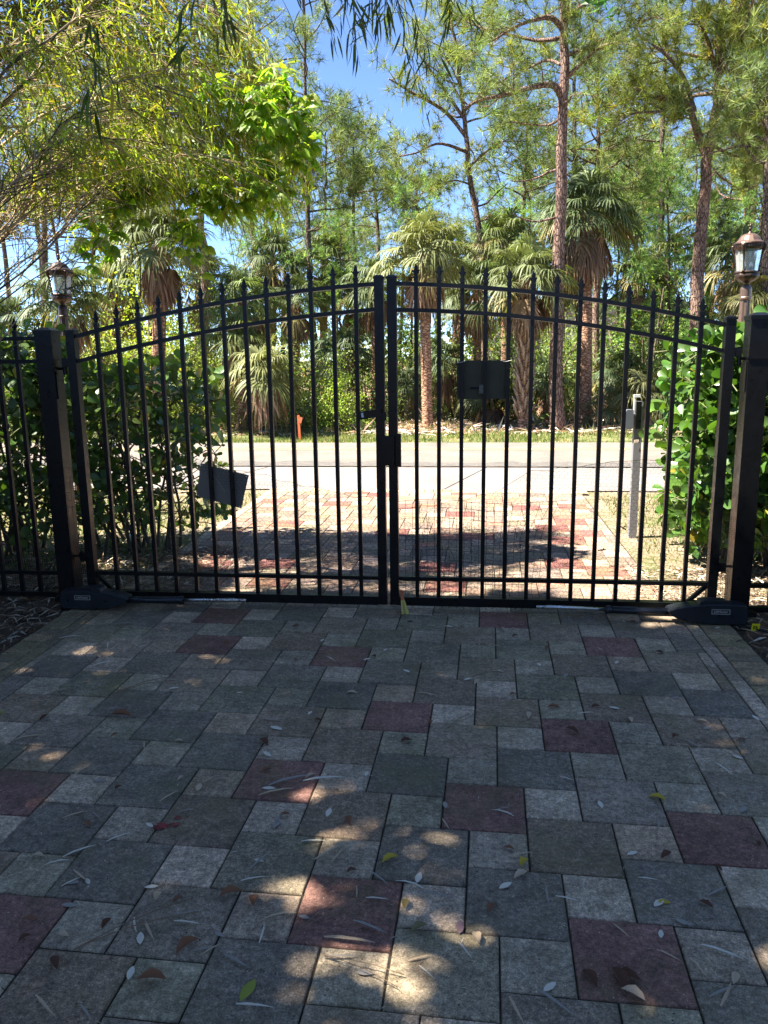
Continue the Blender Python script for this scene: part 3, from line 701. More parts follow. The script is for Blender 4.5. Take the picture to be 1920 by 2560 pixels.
# ---- pines
def pine_parts(H_, trunk_pts, r0, limbs=None, nauto=16, crown0=.45, CR=2.6, subs=6, tufts=6, ndl=20, nlen=.24, nw=1.0, col=(.105, .135, .035), seed=0, dead=3):
    global rng
    keep = rng; rng = np.random.default_rng(1000+seed)
    tb = MB(); cb = MB()
    n = 26; tp_ = spl(trunk_pts, n); t = np.linspace(0, 1, n)
    tp_[1:-1, :2] += rng.normal(size=(n-2, 2))*.018
    rad = r0*(1-.72*t)*(1+.35*np.exp(-t*30))
    tb.tube(tp_, rad, 10)
    TP = []; TD = []
    L = []
    if limbs:
        for pts, rr in limbs: L.append((spl(pts, 14), rr, 1.0))
    for k in range(nauto):
        u = crown0+(1-crown0)*((k+.6*rng.random())/nauto)**.85; u = min(u, .985)
        idx = u*(n-1); i0 = int(idx); p = tp_[i0]+(tp_[min(i0+1, n-1)]-tp_[i0])*(idx-i0)
        a = k*2.4+rng.normal()*.5; v = (u-crown0)/(1-crown0); ln = CR*(1-.62*v**1.5)*rng.uniform(.65, 1.1)*(0.75 if v < .12 else 1)
        up = .12+.55*v+rng.normal()*.10; d = np.array([math.cos(a), math.sin(a), up]); pts = [p]; q = p.copy(); dd = nrm(d)
        for s in range(5):
            q = q+dd*ln/5; dd = nrm(dd+rng.normal(size=3)*.20+np.array([0, 0, .06])); pts.append(q)
        L.append((spl(pts, 10), r0*(.30-.14*v), ln/CR))
    for k in range(dead):
        u = rng.uniform(crown0*.55, crown0); p = tp_[int(u*(n-1))]; a = rng.uniform(0, 6.28); dd = np.array([math.cos(a), math.sin(a), rng.uniform(-.2, .3)])
        pts = [p]; q = p.copy()
        for s in range(4): q = q+dd*.25*rng.uniform(.6, 1.4); dd = nrm(dd+rng.normal(size=3)*.35); pts.append(q)
        tb.tube(spl(pts, 8), np.linspace(.03, .008, 8), 5)
    for pts, rr, rl in L:
        m = len(pts); tb.tube(pts, np.linspace(rr, rr*.25, m), 6)
        ns = max(3, int(subs*rl+.5))
        for s in range(ns):
            f = .28+.72*(s+rng.random())/ns; f = min(f, .99); p = pts[int(f*(m-1))]; dirl = nrm(pts[min(int(f*(m-1))+1, m-1)]-pts[max(int(f*(m-1))-1, 0)])
            d = nrm(dirl*.6+rng.normal(size=3)*.62+np.array([0, 0, .15])); ll = CR*rng.uniform(.14, .36); q = p.copy(); sp = [p]
            for z in range(4):
                q = q+d*ll/4; d = nrm(d+rng.normal(size=3)*.25+np.array([0, 0, .10])); sp.append(q.copy())
            tb.tube(sp, [rr*.22, rr*.18, rr*.14, rr*.1, .004], 4, cap=False)
            sp = np.array(sp)
            for z in range(tufts):
                g_ = rng.uniform(.35, 1.0)*4; g0 = min(int(g_), 3); c_ = sp[g0]+(sp[g0+1]-sp[g0])*(g_-g0)+rng.normal(size=3)*.10
                TP.append(c_+rng.normal(size=3)*.05); TD.append(nrm(d+rng.normal(size=3)*.6+np.array([0, 0, .35])))
    TP = np.array(TP); TD = np.array(TD); N = len(TP)
    tc = varcol(N, col, .20); k = rng.random(N) < .22; tc[k] = tc[k]*np.array([1.45, 1.25, .9])
    pos = np.repeat(TP, ndl, 0); dr = nrm(np.repeat(TD, ndl, 0)*.55+rng.normal(size=(N*ndl, 3))*.75); dr[:, 2] -= .05
    cl = np.repeat(tc*np.array([1.55, 1.58, 1.6]), ndl, 0)*(1+.2*rng.normal(size=(N*ndl, 1)))
    sc = nlen*rng.uniform(.7, 1.15, N*ndl); sc = np.column_stack([sc*nw, sc, sc])
    cb.inst(*T_NDL, pos, dr, rng.normal(size=(N*ndl, 3)), sc, 0, np.clip(cl, .01, .6))
    rng = keep
    return tb, cb
def pine(base, tops, r0, label, bark=None, group='slim pines in the wood across the road', **kw):
    base = np.array(base, float); r_ = empty('pine_tree', base); tag(r_, label, 'pine tree', group)
    H_ = tops[-1][2]; tb, cb = pine_parts(H_, [(0, 0, -.15)]+[tuple(np.array(p)) for p in tops], r0*.84, **kw)
    tb.build('trunk', bark or PBARK, r_, True); cb.build('crown', NEEDLE, r_)
    return r_
def base_at(x, y_):   # ground position under photo column x at distance y_
    lo = P(x, 1000, y_); return np.array([lo[0], y_, -.02])
def rel(b_, x, y, Y): return P(x, y, Y)-b_
# main pine with big left limb
b0 = P(1203, 925, 16.3); b0[2] = -.02
def q1(x, y, Y=16.3): return tuple(P(x, y, Y)-b0)
limbs = [([q1(1213, 208), q1(1195, 183, 16.2), q1(1150, 188, 16.0), q1(1090, 205, 15.8), q1(1040, 215, 15.7), q1(1000, 235, 15.6)], .075),
         ([q1(1215, 62), q1(1190, 38, 16.1), q1(1150, 44, 16.0), q1(1110, 60, 15.9), q1(1060, 90, 15.9)], .06),
         ([q1(1222, 170), q1(1245, 148, 16.2), q1(1268, 125, 16.0), q1(1300, 100, 15.9), q1(1340, 90, 15.7)], .05),
         ([q1(1218, 30), q1(1245, 20, 16.0), q1(1290, -10, 15.9), q1(1340, -60, 15.8)], .05),
         ([q1(1212, 140), q1(1180, 130, 16.6), q1(1130, 150, 16.9), q1(1080, 140, 17.2)], .035),
         ([q1(1210, 255), q1(1185, 270, 16.6), q1(1140, 268, 17.0), q1(1100, 262, 17.2)], .03)]
pine(b0, [q1(1204, 700), q1(1209, 450), q1(1215, 250), q1(1219, 60), q1(1217, -200), q1(1215, -520)], .175, 'tall reddish barked pine with a big bent limb, right of the gate centre', limbs=limbs, nauto=18, crown0=.60, CR=2.6, subs=9, tufts=8, ndl=26, nlen=.24, seed=1, group='tall pines near the road edge')
# forked pine at the right
b0 = P(1490, 935, 18.5); b0[2] = -.02
def q2(x, y, Y=18.5): return tuple(P(x, y, Y)-b0)
limbs = [([q2(1530, 340), q2(1508, 290), q2(1490, 235, 18.2), q2(1470, 215, 18), q2(1420, 212, 17.8), q2(1370, 190, 17.5)], .10),
         ([q2(1500, 240, 18.3), q2(1478, 170, 18), q2(1440, 120, 17.6), q2(1400, 90, 17.3)], .06),
         ([q2(1475, 216, 18), q2(1430, 240, 17.8), q2(1370, 245, 17.7), q2(1330, 270, 17.6)], .04),
         ([q2(1540, 300), q2(1560, 290, 18), q2(1610, 300, 17.6), q2(1650, 330, 17.4)], .05),
         ([q2(1545, 240), q2(1580, 150, 18), q2(1640, 90, 17.6)], .06), ([q2(1550, 180), q2(1530, 90, 18), q2(1500, 30, 17.4)], .06),
         ([q2(1552, 150), q2(1590, 60, 17.8), q2(1600, -20, 17.2)], .06), ([q2(1535, 310), q2(1570, 330, 18.6), q2(1640, 350, 18.9)], .04)]
pine(b0, [q2(1502, 700), q2(1515, 500), q2(1532, 330), q2(1550, 200), q2(1556, 20), q2(1565, -150)], .20, 'thick forked pine with twisted limbs behind the right lantern', limbs=limbs, nauto=18, crown0=.62, CR=3.2, subs=10, tufts=9, ndl=28, nlen=.27, nw=1.1, col=(.135, .155, .035), seed=2, group='tall pines near the road edge')
# pine 4: crown in the centre-right
b0 = P(1050, 930, 21.0); b0[2] = -.02
def q3(x, y, Y=21.0): return tuple(P(x, y, Y)-b0)
limbs = [([q3(1010, 300), q3(960, 240), q3(890, 200, 20.5), q3(840, 170, 20)], .06), ([q3(1005, 260), q3(950, 180), q3(900, 110, 20.4)], .05), ([q3(1000, 240), q3(1060, 190, 20), q3(1110, 160, 19.6)], .05),
         ([q3(1012, 330), q3(950, 310, 20.6), q3(900, 330, 20.2), q3(850, 340, 20)], .045), ([q3(1014, 360), q3(1060, 320, 20.5), q3(1100, 300, 20)], .04), ([q3(1020, 400), q3(980, 390, 20.6), q3(940, 410, 20)], .03)]
pine(b0, [q3(1045, 650), q3(1035, 500), q3(1016, 370), q3(1000, 230), q3(985, 110), q3(975, 40)], .125, 'leaning slender pine with a wide feathery crown, centre right', limbs=limbs, nauto=16, crown0=.60, CR=2.3, subs=7, tufts=7, ndl=22, nlen=.27, nw=1.1, col=(.125, .15, .04), seed=3, group='tall pines near the road edge')
spec = [ # x_base, x_mid, x_top, y_top(photo), Y, r0, crown0, CR, label
 (452, 437, 420, 60, 17.5, .135, .55, 2.3, 'pale straight pine behind the arching bamboo and vines', PBARK),
 (692, 665, 655, -60, 22.0, .13, .50, 2.4, 'thin leaning pine left of the blue sky gap', DBARK),
 (590, 545, 536, -120, 25.0, .17, .55, 3.0, 'dark forked pine rising past the end of the bamboo arch', DBARK),
 (772, 764, 762, 300, 27.0, .10, .50, 2.6, 'short far pine with round crown below the sky gap', DBARK),
 (700, 702, 704, 250, 25.0, .08, .52, 1.8, 'very thin pine close behind the leaning pine', DBARK),
 (820, 815, 800, 330, 30.0, .12, .42, 2.6, 'small far pine just left of the gate centre', DBARK),
 (232, 240, 236, 150, 19.0, .13, .62, 2.6, 'brown pine left of the big shaggy palm', PBARK),
 (203, 201, 195, 60, 24.0, .12, .60, 2.6, 'narrow dark pine between the left lantern and shaggy palm', DBARK),
 (1262, 1245, 1240, 60, 22.0, .13, .55, 2.4, 'dark pine directly behind the tall reddish pine', DBARK),
 (1285, 1290, 1292, 150, 20.0, .12, .58, 2.2, 'mid-height pine right of the tall reddish pine', PBARK),
 (1420, 1428, 1440, -60, 24.0, .15, .62, 2.6, 'tall bare-trunked pine right of the big green palm', DBARK),
 (1605, 1612, 1618, 250, 21.0, .13, .55, 2.4, 'pine trunk just left of the copper lantern dome', PBARK),
 (1660, 1657, 1655, 200, 13.9+2.3, .14, .7, 2.2, 'dark trunked pine at the right edge behind the copper lantern', DBARK),
 (1120, 1130, 1140, 250, 26.0, .13, .45, 2.8, 'far pine above the booted palm', DBARK),
 (905, 900, 898, 380, 30.0, .12, .45, 2.6, 'far pine above the central palm', DBARK),
 (1370, 1376, 1380, 300, 29.0, .14, .40, 2.8, 'feathery far pine between the green palm and forked pine', DBARK),
 (100, 96, 90, 200, 22.0, .15, .45, 3.0, 'pine mostly hidden by bamboo at the far left', DBARK),
 (330, 322, 320, 190, 27.0, .15, .45, 3.0, 'far pine standing behind the shaggy left palm', DBARK)]
protos = []
for k, (xb, xm, xt, yt_, Y, r0, c0, CR, lab, bk) in enumerate(spec):
    b0 = P(xb, 1000, Y); b0[2] = -.02
    pts = [tuple(P(xm+(xb-xm)*.4, 700, Y)-b0), tuple(P(xm, 480, Y)-b0), tuple(P((xm+xt)/2, (480+yt_)/2 if yt_ < 380 else 430, Y)-b0), tuple(P(xt, yt_, Y)-b0)]
    lit = k in (3, 5, 14, 15)
    p_ = pine(b0, pts, r0, lab, bark=bk, nauto=20, crown0=c0, CR=CR, subs=7, tufts=6, ndl=16 if Y > 23 else 20, nlen=.30 if Y > 23 else .26, nw=1.35 if Y > 23 else 1.1, col=(.115, .145, .045) if lit else (.10, .13, .04), seed=10+k)
    protos.append(p_)
# far rows: copies of the generic pines
far = [(-6.2, 25, .75, 17), (-10.5, 24, .8, 17), (3.2, 25, .72, 15), (7.6, 25, .75, 15), (-2.6, 27, .62, 17), (5.6, 38, .9, 15), (-16, 31, .9, 17), (1.4, 29, .6, 15), (10.6, 24, .8, 15), (-22, 36, 1.1, 2), (-18, 41, 1.25, 4), (-14.5, 34, 1.0, 5), (-11.5, 44, 1.2, 7), (-9.5, 37, 1.05, 13), (-7, 47, 1.1, 14), (-5.6, 33, .8, 3), (-1.5, 34, .78, 5), (.6, 42, .95, 14), (2.4, 36, 1.0, 13), (4.2, 46, 1.3, 8), (6.2, 35, 1.15, 9), (8.2, 42, 1.3, 15), (10.5, 33, 1.2, 13), (12.5, 39, 1.35, 2), (15, 34, 1.2, 7), (-20, 29, 1.1, 17), (-12.6, 28, .95, 17), (13, 27, 1.1, 15), (9.4, 28, 1.0, 5), (5.2, 29, .95, 3), (-3.9, 50, 1.05, 6), (17, 44, 1.4, 1), (-26, 46, 1.4, 2), (7.3, 52, 1.5, 4), (.0, 55, 1.15, 17), (-9, 56, 1.3, 15), (12, 56, 1.5, 8)]
for k, (x, y, s, pi) in enumerate(far):
    c_ = copy_tree(protos[pi]); c_.location = (x, y, -.02); c_.rotation_euler = (0, 0, k*1.7); c_.scale = (s, s, s)
    c_['label'] = 'pine standing in the dense far rows of the wood'; c_['group'] = 'pines in the far rows of the wood'

# ---- sabal palms
def frond_geo(b, org, dirv, blade, pet, nseg=34, droop=.5, col=(.12, .15, .05), m=0, wseg=.030, dead=False, spread=145):
    # petiole from org along dirv, drooping; fan of folded segments at the end
    d = nrm(dirv); side = nrm(np.cross(d, [0, 0, 1])+1e-6); upv = np.cross(side, d)
    pts = [org+d*pet*t-np.array([0, 0, 1])*droop*.35*pet*t*t for t in np.linspace(0, 1, 5)]
    b.tube(pts, np.linspace(.020, .009, 5), 4, m, col=np.clip(np.array(col)*1.2, 0, .6), cap=False)
    e = pts[-1]; d = nrm(pts[-1]-pts[-2]); upv = nrm(np.cross(side, d))
    a = np.radians(np.linspace(-spread, spread, nseg)+rng.normal(size=nseg)*3)
    ln = blade*(1-.32*(np.abs(a)/math.pi))*rng.uniform(.86, 1.06, nseg)
    rad = np.cos(a)[:, None]*d+np.sin(a)[:, None]*side
    cup = .25 if not dead else -.1
    rad = nrm(rad+upv*cup*np.abs(np.sin(a))[:, None]-d*.0)
    tang = nrm(np.cross(rad, upv))
    ts = np.array([0.02, .38, .66, .86, 1.0]); ws = np.array([.25, 1.0, .80, .45, .04])*wseg
    V = np.zeros((nseg, 5, 2, 3)); costa = np.maximum(0, np.cos(a))*.28*blade
    dr_k = rng.uniform(.7, 1.3, nseg)
    for q in range(5):
        s = ln*ts[q]; c_ = e+rad*s[:, None]+(d*(costa*min(1, ts[q]*2))[:, None]*.0)
        fall = droop*(np.maximum(0, ts[q]-.30))**1.8*ln*1.15*dr_k
        c_ = c_-np.array([0, 0, 1])*fall[:, None]-rad*(fall*.35)[:, None]+np.array([0, 0, -.05])*ts[q]
        V[:, q, 0] = c_-tang*ws[q]/2; V[:, q, 1] = c_+tang*ws[q]/2+upv*ws[q]*.25
    N = nseg; o = (np.arange(N)*10)[:, None, None]; F = (np.array([[2*q, 2*q+1, 2*q+3, 2*q+2] for q in range(4)])[None]+o).reshape(-1, 4)
    cc = np.asarray(col)*(1+.16*rng.normal(size=(N, 1)))*np.ones((1, 3)); K = np.repeat(cc[:, None], 10, 1)
    K[:, 8:] = K[:, 8:]*np.array([1.25, 1.1, .8]); b.add(V.reshape(-1, 3), F, m, np.clip(K.reshape(-1, 3), .01, .6))
def palm(x, y, Y, label, trunk=True, blade=.72, pet=.95, n=34, ndead=18, skirt=1.1, r0=.15, boots=False, xb=None, green=(.125, .155, .055), tw=None, seed=0, name='cabbage_palm', cat='palm', group='cabbage palms across the road'):
    global rng
    keep = rng; rng = np.random.default_rng(500+seed)
    blade *= .74; pet *= .68; r0 *= .76
    cp = P(x, y, Y); xb = x if xb is None else xb; bs = P(xb, 1000, Y); base = np.array([bs[0], Y, -.03]); r_ = empty(name, base); tag(r_, label, cat, group)
    c0 = cp-base
    if trunk:
        tb = MB(); pts = spl([(0, 0, -.1), (c0[0]*.35, 0, c0[2]*.35), (c0[0]*.8, 0, c0[2]*.75), tuple(c0)], 22)
        tb.tube(pts, r0*np.interp(np.linspace(0, 1, 22), [0, .06, .6, 1], [1.25, 1.0, .92, .95]), 14, m=0)
        if boots:
            zz = .25
            while zz < c0[2]-.1:
                for k in range(7):
                    a = k*2*math.pi/7+zz*3.1; i0 = int(zz/c0[2]*21); c_ = pts[min(i0, 21)]
                    d = np.array([math.cos(a), math.sin(a), .0]); p = np.array([c_[0], c_[1], zz])+d*r0*.95
                    tb.tube([p, p+d*.06+np.array([0, 0, .14]), p+d*.13+np.array([0, 0, .26])], [.035, .028, .012], 4, m=1, col=np.array([.40, .29, .20])*rng.uniform(.7, 1.2))
                zz += .17
        tb.build('trunk', [PALMB, BOOT], r_, True)
    cb = MB()
    for k in range(n):
        a = k*2.399+rng.normal()*.25; el = 1.35-1.75*(k/n)**.9+rng.normal()*.12
        d = np.array([math.cos(a)*math.cos(el), math.sin(a)*math.cos(el), math.sin(el)])
        f = rng.random(); colr = np.array(green)*(.85+.35*f)
        if k > n*.75 and rng.random() < .4: colr = np.array([.24, .20, .07])
        frond_geo(cb, c0+d*.06, d, blade*rng.uniform(.85, 1.12), pet*rng.uniform(.75, 1.1), 36, .55+.35*rng.random(), colr, wseg=.036*blade/.72)
    cb.build('crown', PALML, r_)
    if ndead:
        db = MB()
        for k in range(ndead):
            a = k*2.399+rng.normal()*.3; el = -.75-.75*rng.random(); d = np.array([math.cos(a)*math.cos(el), math.sin(a)*math.cos(el), math.sin(el)])
            tone = np.array([.30, .20, .125])*rng.uniform(.55, 1.25)*np.array([1, rng.uniform(.9, 1.05), rng.uniform(.8, 1.2)])
            frond_geo(db, c0+d*.1+np.array([0, 0, -.1*rng.random()]), d, blade*.8*skirt, pet*.5*skirt, 20, 1.0, tone, wseg=.042, dead=True, spread=110)
        db.build('dead_skirt', DEADL, r_)
    rng = keep
    return r_
palm(345, 520, 15.6, 'shaggy round palm with a brown skirt at the left', n=40, ndead=26, blade=.85, pet=.95, r0=.19, seed=1, green=(.165, .19, .085))
palm(915, 545, 16.6, 'front palm with smooth orange trunk right of the gate centre', n=38, ndead=14, blade=.85, pet=1.0, r0=.155, xb=924, seed=2, green=(.19, .205, .085))
palm(1140, 600, 16.6, 'palm with criss-cross leaf bases on its trunk behind the upper sign', n=36, ndead=20, blade=.8, pet=.95, r0=.15, boots=True, xb=1128, seed=3, green=(.15, .175, .075))
palm(1268, 455, 17.6, 'tallest green palm with long hanging brown skirt', n=40, ndead=34, blade=.9, pet=1.05, r0=.17, skirt=1.25, xb=1262, seed=4, green=(.115, .15, .065))
palm(525, 640, 16.2, 'bright green palm between the shaggy palm and thin pine', n=30, ndead=12, blade=.75, pet=.8, r0=.15, seed=5, green=(.14, .185, .06))
palm(740, 755, 18.5, 'short shaded palm left of the gate centre', n=24, ndead=18, blade=.75, pet=.7, r0=.14, seed=6, green=(.075, .10, .045))
palm(640, 650, 20.0, 'palm behind the thin leaning pine', n=26, ndead=12, blade=.75, pet=.85, seed=7, green=(.12, .15, .06))
palm(135, 640, 15.0, 'palm behind the left lantern', n=28, ndead=18, blade=.8, pet=.9, r0=.15, seed=8, green=(.10, .125, .05))
palm(1590, 560, 19.5, 'dark palm behind the copper lantern at the right', n=30, ndead=16, blade=.85, pet=1.0, seed=9, green=(.11, .14, .06))
palm(1030, 620, 19.0, 'palm set back between the two front palms', n=26, ndead=16, blade=.8, pet=.9, seed=10, green=(.10, .13, .055))
palm(1650, 640, 16.5, 'yellowish palm at the right edge behind the hedge', n=26, ndead=18, blade=.8, pet=.9, seed=11, green=(.17, .165, .06))
palm(812, 610, 20.0, 'palm just left of the centre stiles', n=26, ndead=12, blade=.8, pet=.85, seed=12, green=(.14, .175, .08))
palm(30, 700, 17.0, 'shaded palm at the far left behind the fence', n=24, ndead=16, blade=.8, pet=.9, seed=13, green=(.08, .105, .045))
palm(1480, 700, 21.0, 'dark palm low between forked pine and keypad post', n=24, ndead=16, blade=.85, pet=.9, seed=14, green=(.09, .12, .055))
for k, (x, y, Y, lab) in enumerate([(430, 600, 20.5, 'palm between the shaggy palm and the bright green palm, set back'), (700, 560, 23.0, 'distant palm left of the sky gap trunks'), (590, 560, 22.0, 'distant palm over the bright green palm'),
        (985, 560, 22.0, 'distant palm between the front palm and booted palm'), (1090, 520, 21.0, 'palm head showing above the booted palm'), (1210, 560, 21.5, 'palm close behind the tall reddish pine'), (1380, 600, 22.0, 'distant palm right of the hanging skirt'), (1440, 560, 24.0, 'far palm beside the green young tree'),
        (1530, 470, 24.0, 'far palm head left of the copper lantern'), (250, 620, 19.0, 'palm half hidden left of the shaggy palm'), (770, 640, 24.0, 'far palm just left of the centre stiles')]):
    palm(x, y, Y, lab, n=26, ndead=14, blade=.9, pet=1.0, seed=70+k, green=np.array([(.13, .16, .06), (.16, .19, .07), (.11, .14, .06)][k % 3]))
pk = dict(trunk=False, ndead=6, name='saw_palmetto', cat='palmetto', group='low palmettos under the trees')
for k, (x, y, Y, bl, g_, lab) in enumerate([
    (570, 800, 14.9, .85, (.20, .21, .085), 'pale hanging palmetto behind the tilted sign'), (500, 730, 15.6, .7, (.15, .18, .06), 'palmetto under the bright green palm'),
    (1400, 850, 16.8, .8, (.17, .17, .07), 'spiky palmetto left of the keypad post'), (1180, 820, 18.0, .6, (.09, .12, .05), 'small palmetto between the booted palm and pine'),
    (1060, 850, 17.8, .8, (.10, .125, .055), 'palmetto below the upper sign'), (1340, 800, 19.0, .7, (.08, .11, .05), 'dark palmetto right of the hanging skirt palm'),
    (1330, 880, 17.0, .55, (.13, .14, .06), 'ragged palmetto by the pine bases'), (880, 830, 19.0, .6, (.10, .13, .06), 'small palmetto behind the front palm trunk'),
    (960, 780, 18.5, .7, (.09, .12, .05), 'shaded palmetto right of the orange trunk'), (1560, 760, 18.0, .8, (.14, .16, .06), 'palmetto behind the right hedge')]):
    palm(x, y, Y, lab, blade=bl, pet=.6, n=20, seed=40+k, green=g_, **pk)

# ---- leafy shrubs
def bush(center, size, n, label, tpl=T_DIA, L=.07, col=(.12, .17, .04), mat=None, yel=.05, name='leafy_bush', cat='bush', group='bushes under the trees', stems=14, seed=0, clump=60):
    global rng
    keep = rng; rng = np.random.default_rng(9000+seed)
    cx, cy, cz = center; sx, sy, sz = size; r_ = empty(name, (cx, cy, cz)); tag(r_, label, cat, group)
    sb = MB(); tips = []
    for k in range(stems):
        a = rng.uniform(0, 6.28); rr = rng.uniform(.2, .95); tip = np.array([sx*rr*math.cos(a), sy*rr*math.sin(a), sz*rng.uniform(.45, .98)*(1-.35*rr)])
        b0_ = np.array([tip[0]*.15, tip[1]*.15, -.05]); mid_ = (b0_+tip)/2+rng.normal(size=3)*np.array([sx, sy, sz])*.08
        pts = spl([b0_, mid_, tip], 8); sb.tube(pts, np.linspace(.03, .006, 8)*max(.5, sz/2), 5, col=(.16, .12, .08)); tips.append(tip)
    sb.build('stems', TWIG, r_, True)
    nc = clump; cc = rng.normal(size=(nc, 3)); cc = nrm(cc)*rng.uniform(.45, 1.0, (nc, 1))**.6; cc[:, 2] = np.abs(cc[:, 2])*.95+.06*rng.random(nc)
    low = rng.random(nc) < .3; cc[low, 2] *= .4
    cc = cc*np.array([sx, sy, sz])*(1+.12*rng.normal(size=(nc, 1)))
    w_ = rng.integers(0, nc, n); cr = min(sx, sz)*.20*rng.uniform(.5, 1.5, nc)
    pos = cc[w_]+rng.normal(size=(n, 3))*cr[w_][:, None]*np.array([1, 1, .7]); pos[:, 2] = np.maximum(pos[:, 2], .02)
    out = nrm(pos-np.array([0, 0, sz*.3])); d = nrm(out*.6+rng.normal(size=(n, 3))*.7); up = nrm(out*.5+np.array([0, 0, .8])+rng.normal(size=(n, 3))*.5)
    tone = 1+.3*rng.normal(size=nc); cl = varcol(n, np.array(col)*1.35, .18, yel)*np.clip(tone[w_], .5, 1.5)[:, None]
    lb = MB(); lb.inst(*tpl, pos, d, up, L*rng.uniform(.65, 1.25, n), 0, np.clip(cl, .01, .6)); lb.build('foliage', mat or BUSHL, r_)
    rng = keep
    return r_
def gb(x, Y): p = P(x, 1000, Y); return (p[0], Y, -.02)
bs = [(300, 16.8, (2.0, 1.3, 3.3), 9000, (.22, .26, .045), .10, 'sunny yellow green bush left of the shaggy palm trunk', .085),
      (200, 16.2, (1.5, 1.2, 2.4), 6000, (.19, .24, .05), .10, 'bright bush just right of the left lantern pole', .08),
      (400, 17.2, (1.5, 1.2, 2.6), 6000, (.16, .21, .05), .06, 'leafy bush between the left palms', .08),
      (620, 17.6, (1.2, 1.0, 2.0), 5500, (.12, .17, .04), .05, 'mid green bush behind the thin pine trunk', .07),
      (738, 16.2, (.62, .6, 1.35), 4500, (.20, .27, .04), .05, 'small rounded lime green bush near the orange stake', .05),
      (680, 16.9, (1.0, .8, 1.5), 5000, (.11, .15, .045), .05, 'dull green bush beside the lime bush', .06),
      (800, 18.3, (.9, .8, 1.6), 4500, (.10, .15, .04), .04, 'dark bush left of the gate centre', .06),
      (560, 16.4, (1.1, .8, 1.1), 4000, (.15, .14, .07), .15, 'dry brownish bush at the wood edge', .06),
      (990, 19.0, (1.0, .8, 1.8), 4500, (.10, .15, .045), .04, 'dark bush right of the orange palm trunk', .06),
      (1150, 18.8, (1.1, .9, 2.9), 6000, (.13, .18, .05), .05, 'tall bush behind the booted palm', .07),
      (1250, 20.5, (1.4, 1.0, 2.3), 5500, (.10, .15, .04), .05, 'bush behind the tall pine base', .07),
      (1390, 19.6, (1.3, 1.0, 3.6), 7500, (.13, .20, .05), .05, 'fresh green tall bush right of the hanging skirt', .07),
      (1460, 17.4, (1.0, .9, 2.0), 5500, (.12, .16, .045), .05, 'bush behind the keypad post', .06),
      (1600, 16.4, (1.4, 1.0, 2.2), 6000, (.12, .17, .045), .05, 'bush behind the right hedge', .07),
      (100, 15.8, (1.6, 1.2, 2.0), 6000, (.11, .15, .04), .05, 'shaded bush behind the left fence', .07),
      (-40, 16.5, (1.8, 1.3, 2.4), 6000, (.10, .14, .04), .05, 'bush at the far left edge of the wood', .07),
      (900, 21.5, (1.2, .9, 2.4), 5000, (.10, .145, .045), .04, 'bush far behind the front palm', .07),
      (480, 19.5, (1.6, 1.2, 3.0), 6500, (.12, .16, .05), .05, 'tall bush far behind the left palms', .08),
      (1080, 21.5, (1.5, 1.0, 2.2), 5500, (.09, .13, .04), .04, 'bush far behind the upper sign', .08),
      (1520, 21.5, (1.8, 1.2, 3.2), 7000, (.11, .16, .05), .04, 'tall bush under the forked pine', .08)]
for k, (x, Y, sz, n, cl, yl, lab, L) in enumerate(bs): bush(gb(x, Y), sz, n, lab, col=cl, yel=yl, L=L, seed=k)
# wispy young cypress-like trees with soft bright foliage
for k, (x, Y, yt_, lab) in enumerate([(1440, 20.5, 380, 'soft fresh green young tree right of the big green palm'), (1330, 23.0, 430, 'wispy green sapling behind the hanging skirt palm'), (1640, 20.0, 420, 'soft green tree behind the copper lantern'), (1500, 23.0, 300, 'soft bright tree behind the forked pine'), (560, 22.0, 480, 'soft leaved young tree behind the bright green palm'), (730, 22.5, 500, 'soft leaved sapling left of the gate centre'), (1100, 23.0, 450, 'soft leaved sapling behind the booted palm'), (885, 24.0, 430, 'soft green tree top above the front palm')]):
    b0 = P(x, 1000, Y); b0[2] = -.02; tp_ = P(x+5, yt_, Y)
    pine(b0, [tuple(P(x+4, 700, Y)-b0), tuple(tp_-b0)], .07, lab, bark=DBARK, nauto=26, crown0=.28, CR=1.9, subs=7, tufts=9, ndl=16, nlen=.15, nw=1.6, col=(.12, .20, .05), seed=60+k, group='soft leaved young trees in the wood', dead=1)['category'] = 'young tree'
# undergrowth mass behind, one uncountable band
b = MB(); n = 42000
X = rng.uniform(-30, 26, n); Yv = 24+rng.random(n)**1.3*22; hh = (2.1+1.1*np.sin(X*.55+Yv*.3)+.7*np.sin(X*1.7+1)+.5*rng.normal(size=n)).clip(.2, 4.8)+.02*(Yv-24); Zv = hh*rng.random(n)**.55
c_ = varcol(n, (.17, .21, .07), .3, .06); b.inst(*T_DIA, np.column_stack([X, Yv, Zv]), nrm(rng.normal(size=(n, 3))), nrm(rng.normal(size=(n, 3))+[0, -.3, .9]), rng.uniform(.12, .30, n), 0, c_)
tag(b.build('undergrowth', BUSHL), 'dense low undergrowth filling the wood behind the palms', 'undergrowth', kind='stuff')

